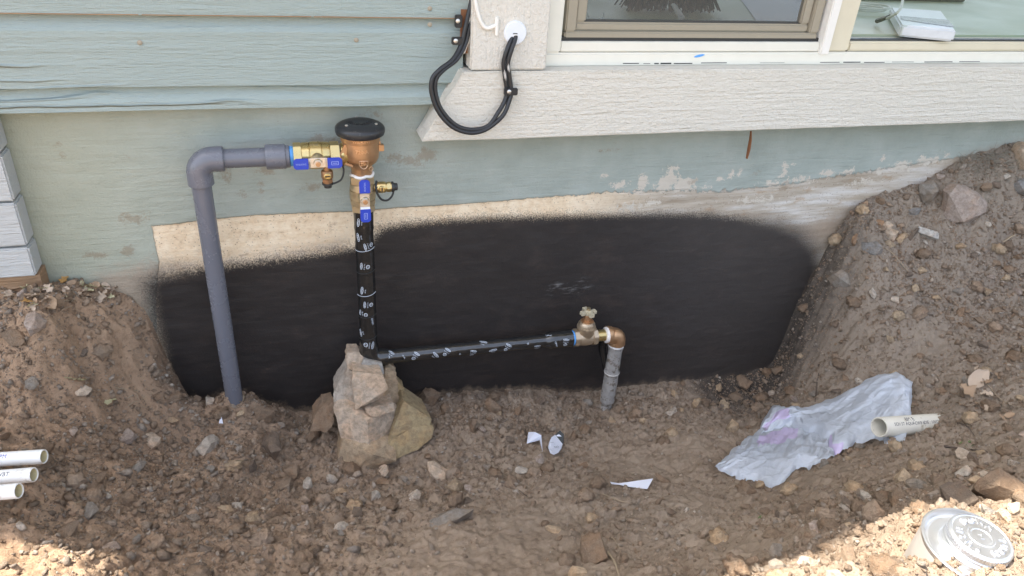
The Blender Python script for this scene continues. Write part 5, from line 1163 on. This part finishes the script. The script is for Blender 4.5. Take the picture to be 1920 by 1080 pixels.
sheet([(1338,882),(1360,862),(1388,838),(1405,824),(1442,806),(1470,800),(1500,806),(1530,824),(1556,842),(1563,856)],
      [(1340,885),(1362,895),(1392,903),(1420,905),(1446,918),(1470,905),(1492,882),(1515,884),(1540,868),(1563,860)], .008, .018, .0034, 'bag_flap', bag, 'open mouth flap of the bag lying flat', lambda s, t: .34 < s < .66 and .16 < t < .42 and s+t*.4 > .44, seed=5.2)
b = MB(); kp = [HIT(u, v)+np.array((0, 0, .040)) for u, v in ((1662,735),(1656,745),(1650,750),(1668,756),(1662,770),(1686,760),(1692,782))]; b.tube(spline(kp, 6), [.0025+.004*abs(math.sin(i*1.3)) for i in range(37)], 8, True, .5); b.obj('knot', M['bag'], bag, 'twisted knot of the bag', 60)
# ---------------------------------------------------------------- paper scraps
def poly_on(pts, lift, name, mat, parent=None, curl=None, thick=.0004):
    P = [HIT(u, v)+np.array((0, 0, l)) for (u, v), l in zip(pts, lift)]; n_ = len(P); c_ = np.mean(P, 0); b = MB()
    dn = np.array((0, .0002, -thick)); b.add(P+[p+dn for p in P], [list(range(n_)), list(range(n_, 2*n_))[::-1]]+[(i, (i+1) % n_, n_+(i+1) % n_, n_+i) for i in range(n_)])
    return b.obj(name, M[mat], parent, None, 0), P
o, P = poly_on([(987,838),(990,820),(1002,821),(1014,826),(1013,832)], [.010, .016, .018, .016, .012], 'paper_scrap', 'paper'); setp(o, 'white folded paper scrap in the trench beside the oval label', 'paper')
o2, _ = poly_on([(1010,830),(1014,826),(1017,852)], [.014, .016, .007], 'paper_fold', 'paper'); adopt(o2, o)
ol = [(1027,845),(1029,836),(1033,828),(1040,823),(1054,840),(1052,848),(1046,855),(1038,859),(1031,856)]
o, P = poly_on(ol, [.011, .012, .013, .013, .012, .011, .010, .010, .010], 'paper_label', 'paper'); setp(o, 'oval white label with print and a torn dark strip, in the trench', 'label')
o2, _ = poly_on([(1040,822),(1049,815),(1056,822),(1056,838),(1054,840)], [.012, .013, .013, .012, .0118], 'dark_strip', 'charcoal'); adopt(o2, o)
o2, _ = poly_on([(1042,825),(1047,823),(1052,827),(1048,831)], [.0140, .0145, .0145, .0140], 'white_patch', 'paper'); adopt(o2, o)
pc_ = np.mean(P, 0)+np.array((0, 0, .0016)); e_ = nv(P[4]-P[0]); nn = nv(np.cross(e_, P[7]-P[2])); nn = nn if nn[2] > 0 else -nn; f__ = np.cross(nn, e_)
b = MB()
for s, sz, ox, oy in (('XuO', .0075, .000, -.006), ('a.r', .004, .002, .004), ('LAWRA', .0034, -.002, .009)):
    vs, fs = text(s, sz); place2d(b, [(x+ox, y_+oy) for x, y_ in vs], fs, flat(pc_+nn*.0012, e_, f__, -.1))
adopt(b.obj('label_print', M['printink'], None, None, 0), o)
o, P = poly_on([(1143,907),(1160,910),(1190,908),(1223,905),(1213,921),(1180,917),(1160,912),(1146,911)], [.006, .006, .009, .012, .006, .006, .005, .005], 'paper_strip', 'paper'); setp(o, 'twisted white paper strip pointing right in the front of the trench', 'paper')
o, P = poly_on([(411,799),(416,786),(419,798)], [.006, .014, .006], 'paper_scrap', 'paper'); setp(o, 'tiny white pointed scrap below the grey riser', 'paper')
# ---------------------------------------------------------------- dead leaves, roots, twigs, weeds
def leafmesh(seed, lobed):
    r_ = np.random.default_rng(seed); n_ = 9; m_ = 5; V_ = []; F_ = []
    for i in range(n_):
        t = i/(n_-1); w = .40*math.sin(math.pi*min(1, t*.92+.06))**.8*(1+(.45*math.sin(t*15+seed) if lobed else .08*math.sin(t*11)))
        for j in range(m_):
            s = (j/(m_-1)-.5)*2; V_.append((t-.5, s*w*.8, .22*(s*w)**2*2.2+.16*(t-.5)**2*(1 if seed % 2 else -1)+.05*r_.normal()*(.3+abs(s))))
    for i in range(n_-1):
        for j in range(m_-1): F_.append((i*m_+j, i*m_+j+1, (i+1)*m_+j+1, (i+1)*m_+j))
    me = bpy.data.meshes.new('leaf'); me.from_pydata(V_, [], F_); me.shade_smooth(); me.materials.append(M['leaf0']); return me
LM = [leafmesh(k, k % 3 == 0) for k in range(8)]
def leaf(u, v, w, mat, lab, k, rz, tilt=.3, grp=None):
    p = HIT(u, v); s = w*np.linalg.norm(p-CAM)*.93/FPX
    o = put('leaf', LM[k % 8], M[mat], (p[0], p[1], p[2]+s*.12+.005), s, s, s*.9, rz, (tilt*math.sin(k*2.1), tilt*math.cos(k*1.3))); setp(o, lab, 'leaf', grp); return o
named = [(55,572,26,'leaf2','curled orange-brown leaf just above the rounded pinkish rock',.9),(96,577,38,'leaf0','large brown curled leaf right of the rounded pinkish rock',-.9),(123,588,26,'leaf1','pinkish dry leaf lying right of the large curled leaf',.2),(122,530,20,'leaf2','upright reddish leaf against the wall foot',1.2),(187,562,26,'leaf1','tan lobed leaf below the wall foot on the left',.1),
         (143,718,34,'leaf3','pale curled dry leaf in the middle of the left bank',.3),(208,757,30,'leaf3','pale yellowish torn leaf on the left bank',1.3),(1832,718,44,'leaf1','dry lobed leaf right of the white pipe',.2),(1815,740,34,'leaf0','brown leaf under the lobed leaf right of the pipe',1.9),(1700,765,26,'leaf3','yellowish leaf sticking out behind the bag knot',1.0)]
for k, (u, v, w, mt, lab, rz) in enumerate(named): leaf(u, v, w, mt, lab, k, rz, .5)
r2 = np.random.default_rng(21); lv_ = []
for u_, v_, l_ in ((122,530,'upright reddish leaf'),(96,577,'large curled brown leaf'),(187,562,'tan lobed leaf'),(24,628,'flat brown edge rock'),(20,556,'pale stick at the left edge'),(1880,690,'right edge litter')): LM_.append((u_, v_, l_)); LMW.append(HIT(u_, v_))
for k in range(58):
    u, v = r2.uniform(2, 215), 0; v = 536+ r2.uniform(0, 62)*(1-u/330)+max(0, (u-150)*.12)
    w_ = r2.uniform(10, 21); lv_.append((leaf(u, v, w_, ['leaf0', 'leaf1', 'leaf0', 'leaf1', 'leaf3'][k % 5], 'small dry leaf', k+1, r2.uniform(0, 6.3), .6, 'leaf litter by the wall'), ('little ' if w_ < 15 else 'wide ')+['brown', 'pinkish', 'brown', 'pinkish', 'yellowish'][k % 5]+' dry'))
for k in range(16):
    u, v = r2.uniform(1790, 1900), r2.uniform(690, 790)
    lv_.append((leaf(u, v, r2.uniform(10, 22), ['leaf0', 'leaf1'][k % 2], 'small dry leaf', k+1, r2.uniform(0, 6.3), .6, 'leaf litter right of the pipe'), ['brown', 'pinkish'][k % 2]+' dry'))
name_all(lv_, 'leaf')
def root(pts, r_, mat, lab, name='root', cat='root', grp=None, lift=.002):
    P = [HIT(u, v) for u, v in pts]; P = [p+np.array((0, 0, lift)) for p in P]; Q_ = spline(P, 6)
    Q_ = [q+np.array((.002*float(pn(i*.6, 1.0)), .002*float(pn(i*.6, 5.0)), .0015*abs(float(pn(i*.5, 9.0))))) for i, q in enumerate(Q_)]
    b = MB(); b.tube(Q_, np.linspace(r_, r_*.45, len(Q_)), 6); o = b.obj(name, M[mat], None, None, 60); setp(o, lab, cat, grp); return o
gr = 'thin roots and twigs in the dirt'
for pts, r_, mt, lab in [
    ([(240,748),(255,740),(262,752),(272,745),(285,738)], .0011, 'root', 'pale wavy root on the left bank near the black paint'),
    ([(215,728),(240,732),(262,735)], .0008, 'root', 'thin straight root above the wavy root on the left bank'),
    ([(238,764),(256,754),(266,762),(285,770)], .0010, 'root', 'hooked pale root below the wavy root on the left bank'),
    ([(345,712),(372,722),(398,735)], .0022, 'twig', 'dark twig reaching from the bank to the grey riser'),
    ([(1638,462),(1665,470),(1685,490),(1706,515)], .0014, 'root', 'pale straw bent across the right slope'),
    ([(1880,455),(1900,443),(1920,435)], .0030, 'root', 'short pale stick at the right edge of the slope'),
    ([(662,960),(668,975),(670,992)], .0010, 'root', 'thin upright root in the front dirt'),
    ([(680,991),(700,988),(703,1000),(695,1012)], .0010, 'root', 'forked pale root in the front dirt'),
    ([(695,1070),(712,1066),(728,1058)], .0012, 'root', 'pale straw in the front dirt by the bottom edge'),
    ([(1135,1003),(1150,1012),(1162,1030)], .0013, 'root', 'pale root curving over the big round rock'),
    ([(1140,1038),(1152,1055),(1160,1080)], .0026, 'root', 'thick pale root right of the big round rock'),
    ([(1195,903),(1210,908),(1222,920)], .0014, 'root', 'brown stalk lying across the paper strip'),
    ([(1130,928),(1155,938),(1180,945)], .0012, 'root', 'pale curved root before the paper strip'),
    ([(962,910),(975,922),(988,932)], .0016, 'twig', 'short twig in the middle of the trench'),
    ([(1535,685),(1535,705),(1531,725),(1528,755)], .0030, 'twig', 'dark root running down the bank beside the black wall'),
    ([(1480,760),(1420,760),(1375,752)], .0008, 'root', 'hair-thin root in the gravel right of the galvanized pipe'),
    ([(1535,710),(1550,713),(1562,712)], .0012, 'root', 'pale splinter on the bank above the bag'),
    ([(1770,838),(1800,842),(1850,848)], .0022, 'twig', 'grey twig lying right of the white pipe'),
    ([(1560,850),(1580,855),(1596,846)], .0030, 'twig', 'broken dark twig at the lower edge of the bag'),
    ([(1845,715),(1870,745),(1888,757)], .0010, 'root', 'thin root right of the lobed leaf'),
    ([(1795,795),(1812,800),(1826,818)], .0018, 'twig', 'thin dark twig at the far end of the white pipe'),
    ([(15,645),(28,637),(38,634)], .0013, 'root', 'white root chip by the left edge rocks'),
    ([(105,570),(125,566),(142,564)], .0012, 'root', 'white straw in the leaf litter'),
    ([(10,556),(25,555),(38,557)], .0022, 'root', 'pale flat stick in the leaf litter at the left edge'),
    ([(55,870),(70,872),(96,871)], .0014, 'twig', 'twig poking out beyond the topmost left pipe'),
    ([(140,945),(165,938),(180,930)], .0012, 'root', 'pale straw on the left dirt below the pipes')]:
    root(pts, r_, mt, lab, 'twig' if mt == 'twig' else 'root', 'twig' if mt == 'twig' else 'root', gr)
# dry weeds at the right end of the wall, a few green sprigs
b = MB(); r2 = np.random.default_rng(8)
for k in range(420):
    p = HIT(r2.uniform(1790, 1925), 282+abs(r2.normal(0, 34))+6)
    d_ = nv((r2.normal(0, 1), r2.normal(-.3, .7), r2.uniform(.1, .9)))*r2.uniform(.012, .035)
    b.tube([p, p+d_*.5+np.array((0, 0, .003)), p+d_], [.0006, .0005, .0002], 3, False)
o = b.obj('dry_weeds', M['straw'], None, None, 0); setp(o, 'grey dry weeds matted on the dirt at the right end of the wall', 'weeds', None, 'stuff')
for u, v, n_, s_, lab in ((1575,388,9,.022,'small green weed sprouting at the wall above the right slope'),(1808,832,8,.02,'tiny green sprig beyond the white pipe'),(1676,922,4,.016,'tiny green blade on the mound left of the can'),(1430,972,4,.018,'green leaf bits on the mound below the bag')):
    p = HIT(u, v); b = MB()
    for k in range(n_):
        q = r2.uniform(0, 6.28); L_ = s_*r2.uniform(.5, 1.1); d_ = np.array((math.cos(q)*.8, math.sin(q)*.5, .6))*L_; w_ = np.array((-math.sin(q), math.cos(q), 0))*L_*.11; p_ = p+np.array((r2.normal(0, .006), r2.normal(0, .004)-.003, 0))
        b.add([p_, p_+d_*.5+w_, p_+d_, p_+d_*.5-w_], [(0, 1, 2, 3)])
    o = b.obj('weed', M['weed'], None, None, 0); setp(o, lab, 'plant', 'green sprigs')
# a dusting of pale droplets on nothing else; tidy unused template meshes
for me in list(bpy.data.meshes):
    if me.users == 0: bpy.data.meshes.remove(me)
